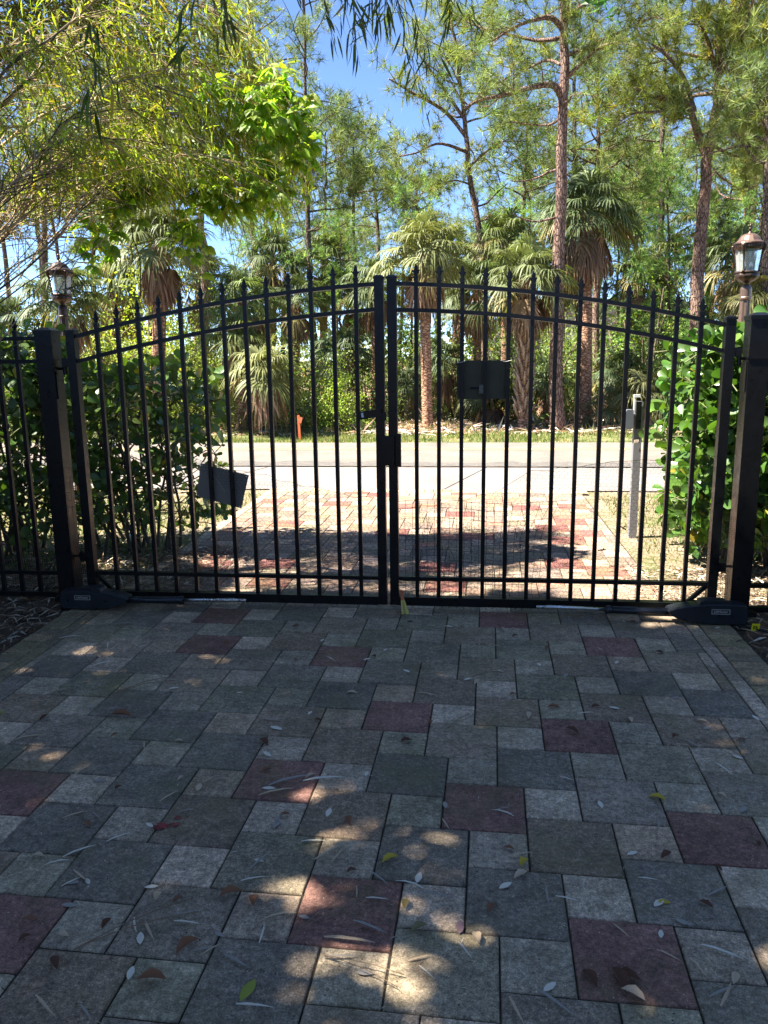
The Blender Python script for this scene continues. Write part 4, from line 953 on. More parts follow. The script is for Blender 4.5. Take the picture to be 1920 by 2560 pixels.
# ---- clusia hedges either side of the gate
def clusia(center, size, ntw, label, seed, col=(.085, .15, .03), stem_n=22, L=.112, openl=0.0, box=None, yel=.02):
    global rng
    keep = rng; rng = np.random.default_rng(300+seed)
    cx, cy = center; sx, sy, sz = size; r_ = empty('clusia_shrub', (cx, cy, -.02)); tag(r_, label, 'shrub', 'broad leaved shrubs behind the fence line')
    sb = MB(); lb = MB(); TPs = []; TDs = []
    for k in range(stem_n):
        x0, y0 = rng.uniform(-.55, .55)*sx, rng.uniform(-.5, .5)*sy; tip = np.array([np.clip(x0+rng.normal()*.3*sx, -sx, sx), np.clip(y0+rng.normal()*.3*sy, -sy, sy), sz*rng.uniform(.6, 1.0)])
        pts = spl([(x0, y0, -.03), ((x0+tip[0])/2+rng.normal()*.06, (y0+tip[1])/2, tip[2]*.45), tuple(tip)], 10); sb.tube(pts, np.linspace(.014, .006, 10), 6, col=(.11, .085, .06))
        for j in range(9):
            f = rng.uniform(.2, 1); p = pts[int(f*9)]; d = nrm(rng.normal(size=3)*np.array([1, 1, .5])+[0, 0, .35]); ln = rng.uniform(.12, .42); q = p+d*ln+np.array([0, 0, .05]); 
            if abs(q[0]) > sx or abs(q[1]) > sy*1.1 or q[2] > sz*1.05: continue
            sb.tube([p, (p+q)/2+rng.normal(size=3)*.02, q], [.006, .005, .003], 4, col=(.13, .11, .07), cap=False); TPs.append(q); TDs.append(d)
    # shell twigs
    for k in range(ntw):
        u = rng.uniform(-1, 1); v = rng.uniform(-1, 1); face = rng.random()
        if face < .50: p = np.array([u*sx, -sy*rng.uniform(.55, 1), rng.uniform(.12, 1)*sz]); d = np.array([0, -1, .4])
        elif face < .68: p = np.array([u*sx, v*sy, sz*rng.uniform(.86, 1.03)]); d = np.array([0, 0, 1.0])
        elif face < .92: p = np.array([np.sign(u)*sx*rng.uniform(.75, 1.03), v*sy, rng.uniform(.15, 1)*sz]); d = np.array([np.sign(u), 0, .4])
        else: p = np.array([u*sx, v*sy, rng.uniform(.2, 1)*sz]); d = np.array([0, 0, .6])
        rd = 1-.14*(2*p[2]/sz-1.1)**2; p[0] *= rd*(1+.07*math.sin(p[2]*6+p[1]*4)); p[1] *= rd*(1+.10*math.sin(p[0]*5+p[2]*3)); p[2] *= 1+.05*math.sin(p[0]*7)+.04*math.sin(p[0]*17)
        d = nrm(d+rng.normal(size=3)*.65); TPs.append(p); TDs.append(d); sb.tube([p-d*.18+rng.normal(size=3)*.02, p-d*.08, p], [.0045, .004, .003], 4, col=(.14, .15, .07), cap=False)
    TPs = np.array(TPs); TDs = nrm(np.array(TDs))
    kp = rng.random(len(TPs)) < np.clip(1-openl*(1.15-TPs[:, 2]/sz), .1, 1); kp &= ~((np.sin(TPs[:, 0]*9+seed)*np.sin(TPs[:, 2]*8+seed) > .45) & (openl > 0) & (TPs[:, 2] < sz*.8)); TPs = TPs[kp]; TDs = TDs[kp]; N = len(TPs); P_ = []; D_ = []; U_ = []; S_2 = []
    for j in range(6):
        a = (j//2)*1.57+(j % 2)*math.pi+rng.normal(size=N)*.3; e1 = nrm(np.cross(TDs, [0.1, .2, 1.0])); e2 = np.cross(TDs, e1); o = np.cos(a)[:, None]*e1+np.sin(a)[:, None]*e2
        back = (j//2)*.035; P_.append(TPs-TDs*back); D_.append(nrm(o*(.8+.3*(j//2))+TDs*(1.0-.3*(j//2))+rng.normal(size=(N, 3))*.15)); U_.append(TDs+rng.normal(size=(N, 3))*.15); S_2.append(L*rng.uniform(.45, 1.2, N))
    P_ = np.concatenate(P_); D_ = np.concatenate(D_); U_ = np.concatenate(U_); S_2 = np.concatenate(S_2)
    k = rng.random(len(P_)) < .93
    cl = varcol(len(P_), col, .16, yel, (.35, .28, .04)); j2 = rng.random(len(P_)) < .15; cl[j2] = cl[j2]*np.array([1.5, 1.35, 1.0])
    lb.inst(*T_OBO, P_[k], D_[k], U_[k], S_2[k], 0, np.clip(cl[k], .01, .5))
    sb.build('stems', TWIG, r_, True); lb.build('foliage', CLUSL, r_, True)
    rng = keep
    return r_
clusia((-2.72, 6.05), (.72, .55, 1.42), 520, 'dark glossy shrub seen through the left gate leaf', 1, (.085, .145, .035), openl=.75, L=.10)
clusia((-3.75, 5.75), (.62, .50, 1.66), 520, 'tall shaded glossy shrub behind the left gate post', 2, (.075, .13, .032), openl=.7, L=.105)
clusia((-4.75, 5.75), (.7, .6, 1.55), 360, 'shaded glossy shrub behind the left fence panel', 3, (.07, .125, .03), openl=.6)
clusia((1.98, 5.92), (.50, .62, 1.62), 820, 'sunlit glossy shrub seen through the right gate leaf', 4, (.075, .15, .028))
clusia((2.80, 5.60), (.58, .60, 2.0), 800, 'sunlit glossy shrub behind the right gate post', 5, (.075, .15, .028))
clusia((3.85, 5.75), (.62, .6, 1.7), 350, 'glossy shrub at the right edge behind the fence', 6, (.09, .17, .03))

# ---- bamboo
def leaves_along(lb, pts, n, L=(.08, .15), col=(.16, .19, .04), spread=.5, down=.8, jitter=.05, tpl=T_LAN2, yel=.12, low=None):
    pts = np.asarray(pts); m = len(pts); i0 = rng.integers(0, m-1, n); f = rng.random(n)[:, None]; p = pts[i0]*(1-f)+pts[i0+1]*f+rng.normal(size=(n, 3))*jitter
    if low is not None:
        kk = low(p); p = p[kk]; i0 = i0[kk]; n = len(p)
        if n == 0: return
    t_ = nrm(pts[np.minimum(i0+1, m-1)]-pts[i0]); d = nrm(t_*.7+rng.normal(size=(n, 3))*spread+np.array([0, 0, -down])); up = nrm(rng.normal(size=(n, 3))*.6+np.array([0, 0, .9]))
    lb.inst(*tpl, p, d, up, rng.uniform(L[0], L[1], n), 0, varcol(n, col, .22, yel*.6, (.36, .27, .06)))
def lowcut(p):       # the clump thins out below the arch
    zl = np.interp(p[:, 0], [-4.2, -3.0, -2.2, -1.6, -1.0, 0], [1.6, 2.35, 2.42, 2.40, 2.45, 2.6])
    return (rng.random(len(p)) < np.clip(.05+(p[:, 2]-zl)*5, .04, 1)) & (p[:, 0] < -1.17+.05*rng.normal(size=len(p)))
def bamboo():
    global rng
    rng = np.random.default_rng(77)
    r_ = empty('bamboo_clump', (-5.2, 5.2, 0)); tag(r_, 'large arching bamboo clump hanging in from the upper left', 'bamboo')
    O = np.array([-5.2, 5.2, 0]); cb = MB(); tb = MB(); lb = MB()
    tan = (.42, .31, .17); dk = (.09, .075, .05)
    # main culms with photo-like paths: (x, y, Y)
    paths = [([(-260, 900, 4.9), (-140, 420, 5.0), (30, 200, 5.2), (190, 90, 5.5), (360, -30, 5.8)], .014, dk),
             ([(-260, 1000, 4.6), (-160, 420, 4.7), (0, 165, 4.9), (120, 75, 5.1), (280, -60, 5.5)], .012, dk),
             ([(-300, 1000, 5.6), (-160, 520, 5.7), (60, 270, 5.9), (250, 205, 6.1), (400, 195, 6.3), (520, 230, 6.5), (600, 300, 6.6), (640, 400, 6.6)], .013, tan),
             ([(-300, 1000, 6.0), (-180, 600, 6.0), (40, 400, 6.1), (200, 290, 6.2), (330, 250, 6.4), (450, 260, 6.5), (540, 330, 6.6)], .011, tan),
             ([(-300, 1000, 5.3), (-150, 650, 5.3), (0, 520, 5.4), (100, 400, 5.5), (220, 330, 5.7), (320, 330, 5.8)], .010, tan),
             ([(-300, 1100, 5.0), (-160, 760, 5.0), (-20, 640, 5.1), (80, 560, 5.2), (180, 450, 5.3), (220, 430, 5.4)], .009, dk),
             ([(-300, 1000, 6.6), (-120, 420, 6.7), (100, 150, 6.8), (300, 120, 6.9), (460, 150, 7.0), (580, 210, 7.1), (650, 300, 7.1)], .012, tan),
             ([(-300, 1000, 6.2), (-100, 300, 6.4), (80, 60, 6.5), (300, 20, 6.7), (450, 60, 6.8), (540, 140, 6.9)], .012, tan),
             ([(-300, 1100, 5.6), (-160, 700, 5.6), (0, 480, 5.7), (130, 330, 5.8), (260, 260, 6.0), (380, 270, 6.2), (450, 330, 6.3)], .010, tan),
             ([(-300, 1100, 4.8), (-200, 800, 4.8), (-60, 700, 4.9), (60, 610, 5.0), (150, 560, 5.1)], .007, dk)]
    for k in range(38):   # thinner canes between them
        base = paths[rng.integers(2, len(paths))][0]; off = rng.normal(size=3)*np.array([35, 55, .35]); paths.append(([(x+off[0]*(1+.1*i), y+off[1]+rng.normal()*12, Y+off[2]) for i, (x, y, Y) in enumerate(base)], rng.uniform(.0035, .007), tan if rng.random() < .7 else dk))
    for pth, rr, cl in paths:
        pts = spl([P(q[0], q[1], q[2]*.88) for q in pth], 34); 
        if rr > .0085:
            for i in range(3, 33, 3): cb.tube([pts[i]-(pts[i+1]-pts[i])*.05, pts[i]+(pts[i+1]-pts[i])*.05], rr*1.35*(1-.6*i/34), 8, col=np.array(cl)*.6)
        cb.tube(pts-0, np.linspace(rr, rr*.35, 34), 7, col=np.array(cl)*rng.uniform(.75, 1.2), cap=False)
        sc = 1.0 if rr > .0085 else .62
        for i in range(6, 33):
            for j in range(3 if sc == 1 else 2):
                p = pts[i]; t_ = nrm(pts[i+1]-pts[i-1]); d = nrm(t_*.8+rng.normal(size=3)*.45+np.array([0, 0, -.05])); ln = rng.uniform(.25, .75)*(.6+.4*i/33); q = [p]; c_ = p.copy()
                for s in range(5): c_ = c_+d*ln/5; d = nrm(d+np.array([0, 0, -.16])+rng.normal(size=3)*.12); q.append(c_.copy())
                if not lowcut(q[-1][None]+[[0, 0, .12]])[0]: continue
                tb.tube(q, np.linspace(.0036, .0012, 6), 3, col=np.array(tan if rng.random() < .75 else dk)*rng.uniform(.7, 1.25), cap=False)
                kk = i/33; nl = int(rng.uniform(6, 12)*(.30+1.3*kk)); sunny = np.array([.25, .31, .045])*(.18+.95*kk)  # leaves darkened toward the cane base, sun and shade put into the colour
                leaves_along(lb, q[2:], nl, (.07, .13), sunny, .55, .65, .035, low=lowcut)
    m = 12500; gx = rng.uniform(-2.5, .45, m); gy = 5.85+.75*np.abs(rng.random(m))+.06*np.sin(gx*5); z = 3.55+1.1*rng.random(m)**.8; kq = rng.random(m) < np.where(gx > .1, .5, 1); gx, gy, z = gx[kq], gy[kq], z[kq]; m = len(gx)  # extra leaves placed along the sun rays to cast the shade band
    pp = np.column_stack([gx, gy-.08, np.zeros(m)])-SD[None]*(z/(-SD[2]))[:, None]
    lb.inst(*T_LAN2, pp, nrm(rng.normal(size=(m, 3))*.6+[.5, 0, -.5]), rng.normal(size=(m, 3))*.6+[0, 0, 1], rng.uniform(.09, .17, m), 0, varcol(m, (.10, .13, .028), .25, .04))
    for k in range(110):
        i = rng.integers(0, m); p = pp[i]; tb.tube(spl([p-[.9, .1, .25], p-[.4, 0, .02], p, p+[.3, 0, -.15]], 8), .0035, 4, col=np.array(tan)*rng.uniform(.4, 1), cap=False)
    cb.build('culms', TWIG, r_, True); tb.build('branchlets', TWIG, r_); lb.build('foliage', BAMBL, r_)
    for ch in r_.children: ch.location = -O
    return r_
bamboo()
def spray(start, end, nb, label, L=(.10, .18), col=(.075, .10, .025), n=8, thick=.004, down=.75, name='bamboo_branch'):
    r_ = empty(name, start); tag(r_, label, 'bamboo branch', 'bamboo branches hanging into the top of the view'); tb = MB(); lb = MB()
    start = np.array(start); end = np.array(end); mid_ = (start+end)/2+np.array([0, 0, .12]); main = spl([start, mid_, end], 14)-start
    tb.tube(main, np.linspace(thick, .0014, 14), 5, col=(.09, .08, .04), cap=False)
    for k in range(nb):
        i = rng.integers(2, 13); p = main[i]; d = nrm(nrm(main[min(i+1, 13)]-main[i-1])*.7+rng.normal(size=3)*.5+np.array([0, 0, -.2])); c_ = p.copy(); q = [p]; ln = rng.uniform(.10, .36)
        for s in range(4): c_ = c_+d*ln/4; d = nrm(d+np.array([0, 0, -.25])+rng.normal(size=3)*.1); q.append(c_.copy())
        tb.tube(q, [.0016, .0014, .0012, .001, .0008], 3, col=(.12, .10, .05), cap=False); leaves_along(lb, q[1:], n, L, col, .5, down, .015, T_LAN, .04)
    tb.build('twigs', TWIG, r_); lb.build('foliage', BAMBL, r_)
    return r_
rng = np.random.default_rng(21)
sp = [((560, -160, 3.6), (740, 5, 3.4), 14, 'dark bamboo spray at the top edge left of the sky gap', (.07, .12)),
      ((720, -130, 3.7), (880, 50, 3.5), 18, 'dark bamboo spray hanging over the sky gap', (.07, .12)),
      ((880, -120, 4.2), (1000, 20, 4.0), 14, 'bamboo spray at the top edge right of the sky gap', (.07, .11)),
      ((850, -60, 4.6), (900, 200, 4.5), 9, 'single drooping bamboo spray with bright tip in the sky gap', (.07, .11)),
      ((420, -140, 3.5), (465, 30, 3.3), 8, 'dark bamboo spray with long leaves at the top left', (.09, .15)),
      ((110, 90, 3.3), (190, 200, 3.1), 3, 'near bamboo spray with long blades over the upper left', (.10, .16)),
      ((1040, -140, 4.6), (1230, -15, 4.4), 10, 'sparse bamboo tips along the top edge at right', (.06, .10))]
for a, e, nb, lab, L in sp: spray(tuple(P(*a)), tuple(P(*e)), nb, lab, L, col=(.06, .085, .022) if a[2] < 4 else (.09, .125, .03))  # near sprays darker, their backlit shade put into the leaf colour
# ---- creeper with broad leaves hanging from the bamboo
def creeper(strands, label, seed, L=(.06, .105), col=(.24, .31, .05)):
    s0 = P(strands[0][0][0], strands[0][0][1], strands[0][0][2]*.86); r_ = empty('creeper_vine', s0); tag(r_, label, 'vine', 'broad leaved creeper hanging from the bamboo'); tb = MB(); lb = MB()
    for st in strands:
        pts = spl([P(q[0], q[1], q[2]*.86) for q in st], 16)-s0; tb.tube(pts, .0022, 4, col=(.14, .09, .05), cap=False)
        for i in range(16):
            for j in range(2):
                p = pts[i]+rng.normal(size=3)*.06; d0 = nrm(rng.normal(size=3)+[0, -.2, -.2]); c_ = p+d0*.05; tb.tube([p, c_], .001, 3, col=(.15, .14, .05), cap=False)
                side = nrm(np.cross(d0, [0.1, .1, 1])); n = 5; a = np.radians([-75, -38, 0, 38, 75]); dd = np.cos(a)[:, None]*d0+np.sin(a)[:, None]*side+np.array([0, 0, -.45])
                lb.inst(*T_OVA, np.tile(c_, (n, 1)), dd, np.tile(nrm(rng.normal(size=3)*.4+[0, -.3, 1]), (n, 1)), rng.uniform(L[0], L[1], n), 0, varcol(n, col, .15, .03))
    tb.build('stems', TWIG, r_); lb.build('foliage', VINEL, r_)
creeper([[(600, 180, 6.5), (640, 260, 6.4), (640, 330, 6.4), (620, 430, 6.4)], [(560, 200, 6.4), (600, 300, 6.3), (600, 420, 6.3)], [(620, 190, 6.6), (650, 240, 6.5), (650, 350, 6.5)], [(520, 220, 6.3), (560, 320, 6.3), (580, 400, 6.3)], [(450, 190, 6.3), (520, 205, 6.3), (580, 240, 6.3)], [(560, 190, 6.6), (615, 220, 6.6), (645, 300, 6.6)]], 'bright green creeper curtain at the tip of the bamboo arch', 1)
creeper([[(500, 330, 6.3), (470, 400, 6.3), (430, 470, 6.3), (420, 560, 6.3)], [(440, 380, 6.3), (400, 450, 6.3), (395, 540, 6.3)], [(560, 390, 6.3), (510, 410, 6.3), (440, 440, 6.3)], [(450, 330, 6.2), (500, 420, 6.2), (550, 410, 6.2)]], 'creeper strands hanging in front of the pale pine', 2)
creeper([[(250, 330, 5.8), (270, 420, 5.8), (240, 490, 5.8)], [(200, 380, 5.8), (220, 470, 5.8), (200, 540, 5.8)], [(290, 350, 5.8), (300, 410, 5.8), (260, 450, 5.8)]], 'creeper strands hanging left of the shaggy palm', 3)
b = MB(); pts = spl([P(283, 330, 5.6), P(290, 420, 5.6), P(285, 500, 5.6), P(302, 560, 5.6), P(303, 640, 5.6)], 20); b.tube(pts, .004, 5, col=(.06, .04, .025)); tag(b.build('hanging_stem', TWIG), 'single dark bare stem hanging left of the pale pine', 'stem')
b = MB(); s0 = P(1290, -60, 4.4); b.tube(spl([s0, P(1300, -20, 4.4), P(1290, 8, 4.4)], 6), .003, 4, col=(.1, .08, .04), cap=False)
n = 9; o = b.build('twigs', TWIG); b = MB(); b.inst(*T_OVA, P(1290, 0, 4.4)+rng.normal(size=(n, 3))*.03, rng.normal(size=(n, 3))+[0, 0, -.4], rng.normal(size=(n, 3)), rng.uniform(.05, .08, n), 0, varcol(n, (.06, .15, .03), .15))
r_ = empty('leafy_twig', (0, 0, 0)); tag(r_, 'small twig with green leaves at the top edge right of centre', 'twig'); o.parent = r_; b.build('foliage', VINEL, r_)

# ---- unseen leafy canopy, its outline and gaps shaped to shade the driveway in dapples
SPOTS = [(730, 1730, .15, 1), (820, 1745, .10, 1), (1010, 1590, .10, 1), (1200, 1482, .08, 1), (1110, 1490, .06, 1), (50, 1705, .14, 1), (700, 1990, .13, 1), (760, 2040, .12, 1), (880, 1935, .09, .9),
         (920, 2120, .13, 1), (850, 2085, .10, 1), (1030, 2090, .08, .8), (1180, 2050, .07, .8), (650, 2180, .16, 1), (760, 2160, .10, 1), (390, 1865, .10, .8), (610, 1830, .09, .8), (210, 1990, .10, .8), (120, 2060, .10, .8), (580, 1935, .08, .9),
         (1300, 1835, .09, .9), (1640, 2060, .12, 1), (1370, 1960, .05, .8), (90, 1462, .12, .9), (160, 1412, .10, .9), (560, 1478, .06, .8), (990, 1995, .07, .8), (60, 1545, .08, .7), (430, 1450, .06, .7), (700, 1835, .07, .8), (330, 2180, .08, .7), (500, 1720, .05, .7), (1570, 1960, .05, .7), (1250, 2010, .05, .6), (300, 1600, .05, .6)]
SP = [(G(x, y)[:2], s*.80+.045, k) for x, y, s, k in SPOTS]
def canopy():
    global rng
    rng = np.random.default_rng(5)
    n = 175000; gx = rng.uniform(-6.0, 4.3, n); gy = rng.uniform(-2.6, 7.0, n); z = rng.uniform(5.0, 8.6, n)
    edge = np.where(gx < -1.7, 5.3, np.where(gx > .9, 4.35, 4.75))+.08*np.sin(gx*5)
    dens = np.where(gy < edge, 1.0, 0.0)
    dens *= np.where(z-8.6+.9*np.sin(gx*1.1)*np.cos(gy*.9) > -.3, .3, 1.0)
    fil = np.sin(gx*58+gy*26+2.5*np.sin(gx*9))+.5*np.sin(gy*50-gx*20)
    for c_, s, k in SP:
        d2 = ((gx-c_[0])**2+(gy-c_[1])**2*1.3)/s**2; e_ = np.exp(-d2**1.5); dens *= 1-np.clip(k*1.12*e_-.7*(fil > .1)*(e_ < .98), 0, 1)
    keep_ = rng.random(n) < dens; gx, gy, z = gx[keep_], gy[keep_], z[keep_]; t = z/(-SD[2])
    pos = np.column_stack([gx, gy, np.zeros(len(gx))])-SD[None]*t[:, None]
    d = nrm(rng.normal(size=(len(gx), 3))*.8+[.3, .1, -.5]); up = nrm(rng.normal(size=(len(gx), 3))*.5-SD)
    r_ = empty('shade_tree', (-6.6, -1.6, 0)); tag(r_, 'unseen leafy tree above the view, its crown shaped to shade the driveway', 'tree')
    lb = MB(); lb.inst(*T_DIA, pos-np.array([-6.6, -1.6, 0]), d, up, np.where(rng.random(len(gx)) < .36, rng.uniform(.16, .31, len(gx)), rng.uniform(.06, .13, len(gx))), 0, varcol(len(gx), (.17, .15, .06), .2)); lb.build('crown', BUSHL, r_)
    tb = MB(); tb.tube(spl([(0, 0, -.1), (.1, .1, 2.5), (.4, .3, 5.0), (1.0, .8, 6.8)], 12), np.linspace(.22, .10, 12), 10, col=(.2, .15, .1))
    for a in range(9):
        ang_ = a*.7; tb.tube(spl([(.4, .3, 4.6+.15*a), (.4+1.5*math.cos(ang_), .3+1.5*math.sin(ang_), 6.2), (.4+3.6*math.cos(ang_), .3+3.6*math.sin(ang_), 7.0)], 9), np.linspace(.07, .02, 9), 6, col=(.2, .15, .1))
    tb.build('trunk', TWIG, r_, True)
canopy()
def screen(cx, cy, sx, sy, h, n, label, nm='leaf_screen'):  # unseen leaf masses, added to keep sky light off the gate fronts
    r_ = empty(nm, (cx, cy, 0)); tag(r_, label, 'leaf screen'); lb = MB(); p = np.column_stack([rng.uniform(-sx, sx, n), rng.uniform(-sy, sy, n), h*rng.random(n)**.8])
    lb.inst(*T_OVA, p, rng.normal(size=(n, 3))+[0, 0, -.3], rng.normal(size=(n, 3))+[0, 0, .6], rng.uniform(.16, .34, n), 0, varcol(n, (.045, .06, .022), .25)); lb.build('foliage', BUSHL, r_)
    tb = MB()
    for k in range(8): x = -sx+2*sx*(k+.5)/8; y_ = -sy+2*sy*(k+.5)/8 if sy > sx else 0; tb.tube(spl([(x if sx > sy else 0, y_, -.1), (x*.98 if sx > sy else .1, y_, h*.5), (x*1.02 if sx > sy else -.1, y_, h*.95)], 6), [.05, .045, .04, .03, .02, .01], 6, col=(.15, .11, .08))
    tb.build('stems', TWIG, r_)
screen(0, -9.5, 7, .9, 3.2, 6500, 'unseen leaf screen added behind the viewer to darken the surroundings')
screen(-7.2, -1.6, .8, 5.0, 2.6, 5000, 'unseen leaf screen added along the left to darken the surroundings')
screen(5.2, -1.8, .8, 5.0, 2.6, 5000, 'unseen leaf screen added along the right to darken the surroundings')

# ---- grass and litter (uncountable)
def grass(name, n, fx, fy, h, col, label, wd=.12, z=-.03):
    b = MB(); X = fx(n); Yv = fy(n); keep_ = np.sin(X*2.1+Yv*1.3)+np.sin(X*.7-Yv*2.9)+rng.normal(size=n)*.8 > -.6
    X, Yv = X[keep_], Yv[keep_]; m = len(X); T = (np.array([[-wd/2, 0, 0], [wd/2, 0, 0], [0, 1, .15]], float), [np.array([[0, 1, 2]])])
    b.inst(*T, np.column_stack([X, Yv, np.full(m, z)]), nrm(rng.normal(size=(m, 3))*.45+[0, 0, 1]), rng.normal(size=(m, 3)), h*rng.uniform(.5, 1.3, m), 0, varcol(m, col, .2, .25, (.34, .28, .13)))
    tag(b.build(name, GRASSL), label, 'grass', kind='stuff')
U = rng.uniform
grass('grass', 42000, lambda n: U(-16, 15, n), lambda n: 13.72+U(0, 1, n)**1.2*1.9, .085, (.13, .18, .04), 'thin grass strip along the far side of the road', .16, -.012)
grass('grass', 16000, lambda n: U(-5.2, -2.36, n), lambda n: U(5.2, 8.6, n), .055, (.12, .19, .04), 'patchy short grass left of the outer driveway', .16)
grass('grass', 12000, lambda n: U(1.36, 4.6, n), lambda n: U(5.3, 8.6, n), .05, (.15, .18, .05), 'patchy sparse grass right of the outer driveway', .16)
grass('grass', 14000, lambda n: U(-12, 12, n), lambda n: U(15.4, 19, n), .14, (.12, .14, .05), 'weedy tufts at the foot of the trees', .12, -.02)
def litter(name, n, fx, fy, L, cols, label, z=-.02, tpl=T_LAN2):
    b = MB(); X = fx(n); Yv = fy(n); crumbs = name == 'leaf_crumbs'; cl = np.array(cols)[rng.integers(0, len(cols), n)]*(1+.2*rng.normal(size=(n, 1)))
    d = nrm(np.column_stack([rng.normal(size=n), rng.normal(size=n), np.abs(rng.normal(size=n))*.18])); up = nrm(rng.normal(size=(n, 3))*.35+[0, 0, 1])
    b.inst(*tpl, np.column_stack([X, Yv, z+(.003 if crumbs else .02)*rng.random(n)]), d, up, U(L[0], L[1], n), 0, np.clip(cl, .01, .7)); tag(b.build(name, DRYL), label, 'leaf litter', kind='stuff')
BR = [(.22, .13, .07), (.38, .29, .19), (.12, .075, .045), (.45, .38, .28), (.08, .055, .04)]
litter('leaf_litter', 5200, lambda n: U(-4.6, -2.42, n), lambda n: U(2.2, 5.6, n), (.05, .15), BR, 'dry bamboo and leaf litter on the soil left of the driveway')
litter('leaf_litter', 3200, lambda n: U(1.45, 3.2, n), lambda n: U(2.6, 5.6, n), (.05, .14), BR, 'dry leaf litter on the soil right of the driveway')
litter('leaf_litter', 2600, lambda n: U(-3.2, -1.75, n), lambda n: U(4.6, 5.9, n), (.04, .11), BR, 'brown leaves gathered under the left shrub', -.006)
litter('leaf_litter', 1400, lambda n: U(1.0, 2.2, n), lambda n: U(4.65, 5.6, n), (.04, .10), BR, 'brown leaves gathered under the right shrub', -.01)
litter('forest_debris', 9000, lambda n: U(-14, 12, n), lambda n: U(15.0, 21, n), (.12, .5), [(.40, .24, .16), (.50, .42, .34), (.22, .13, .09), (.55, .50, .44), (.33, .2, .13)], 'fallen fronds and orange pine straw under the trees', -.01)

BR2 = [(.45, .36, .24), (.14, .08, .05), (.60, .54, .44), (.08, .05, .035)]
litter('leaf_crumbs', 2600, lambda n: U(-2.2, 1.25, n), lambda n: U(1.0, 4.7, n), (.005, .024), BR2, 'tiny crumbs of dry leaf and bark sprinkled over the pavers', .0005)
# ---- countable fallen leaves and bamboo sheaths on the pavers
def leaf_piece(kind):
    b = MB()
    if kind == 'curl': sh = [(0, .01), (.2, .16), (.5, .24), (.8, .15), (1, .01)]; V, F = leaf_tpl(sh, .75, .0); V[:, 2] += .10*np.sin(V[:, 1]*3.1)+.10*V[:, 1]**3+.02; V[:, 0] += .05*np.sin(V[:, 1]*3)
    elif kind == 'flat': sh = [(0, .01), (.2, .14), (.5, .21), (.8, .14), (1, .01)]; V, F = leaf_tpl(sh, .15, -.03); V[:, 2] += .03
    elif kind == 'sheath': sh = [(0, .02), (.3, .046), (.7, .036), (1, .006)]; V, F = leaf_tpl(sh, .8, .0); V[:, 2] += .02+.05*np.sin(V[:, 1]*3.1); V[:, 0] += .06*np.sin(V[:, 1]*2.5)
    else: 
        for s in (-1, 1):
            y_ = np.linspace(0, 1, 8); b.tube(np.column_stack([s*.10*y_**1.3, y_, .03+.05*np.sin(y_*3)]), .006, 4)
        return b
    b.add(V, F[0]); return b
LM = {}
def lmesh(kind, tone):
    k = (kind, tone)
    if k not in LM:
        b = leaf_piece(kind); b.K = [np.tile(np.array(tone), (len(v), 1)) for v in b.V]; LM[k] = b.mesh('fallen_leaf', DRYL, True)
    return LM[k]
BRN, RUST, GREY, PALE, YEL, GRN, TAN = (.12, .050, .026), (.24, .105, .050), (.36, .31, .25), (.75, .66, .50), (.50, .36, .04), (.30, .32, .05), (.58, .42, .26)
NM = {'curl': ('fallen_leaf', 'leaf'), 'flat': ('fallen_leaf', 'leaf'), 'sheath': ('bamboo_sheath', 'leaf sheath'), 'ndl': ('pine_needle', 'pine needle')}
def drop(kind, tone, x, y, ang_, L, label, group):
    o = bpy.data.objects.new(NM[kind][0], lmesh(kind, tone)); C.objects.link(o); g_ = G(x, y); o.location = (g_[0], g_[1], .002); o.rotation_euler = (random.uniform(-.12, .12)*(kind == 'curl'), 0, ang_); L *= 1.18; o.scale = (L, L, L)
    tag(o, label, NM[kind][1], group)
GL = 'dry leaves scattered on the pavers'; GS = 'bamboo sheath strips scattered on the pavers'; GN = 'brown pine needles scattered on the pavers'
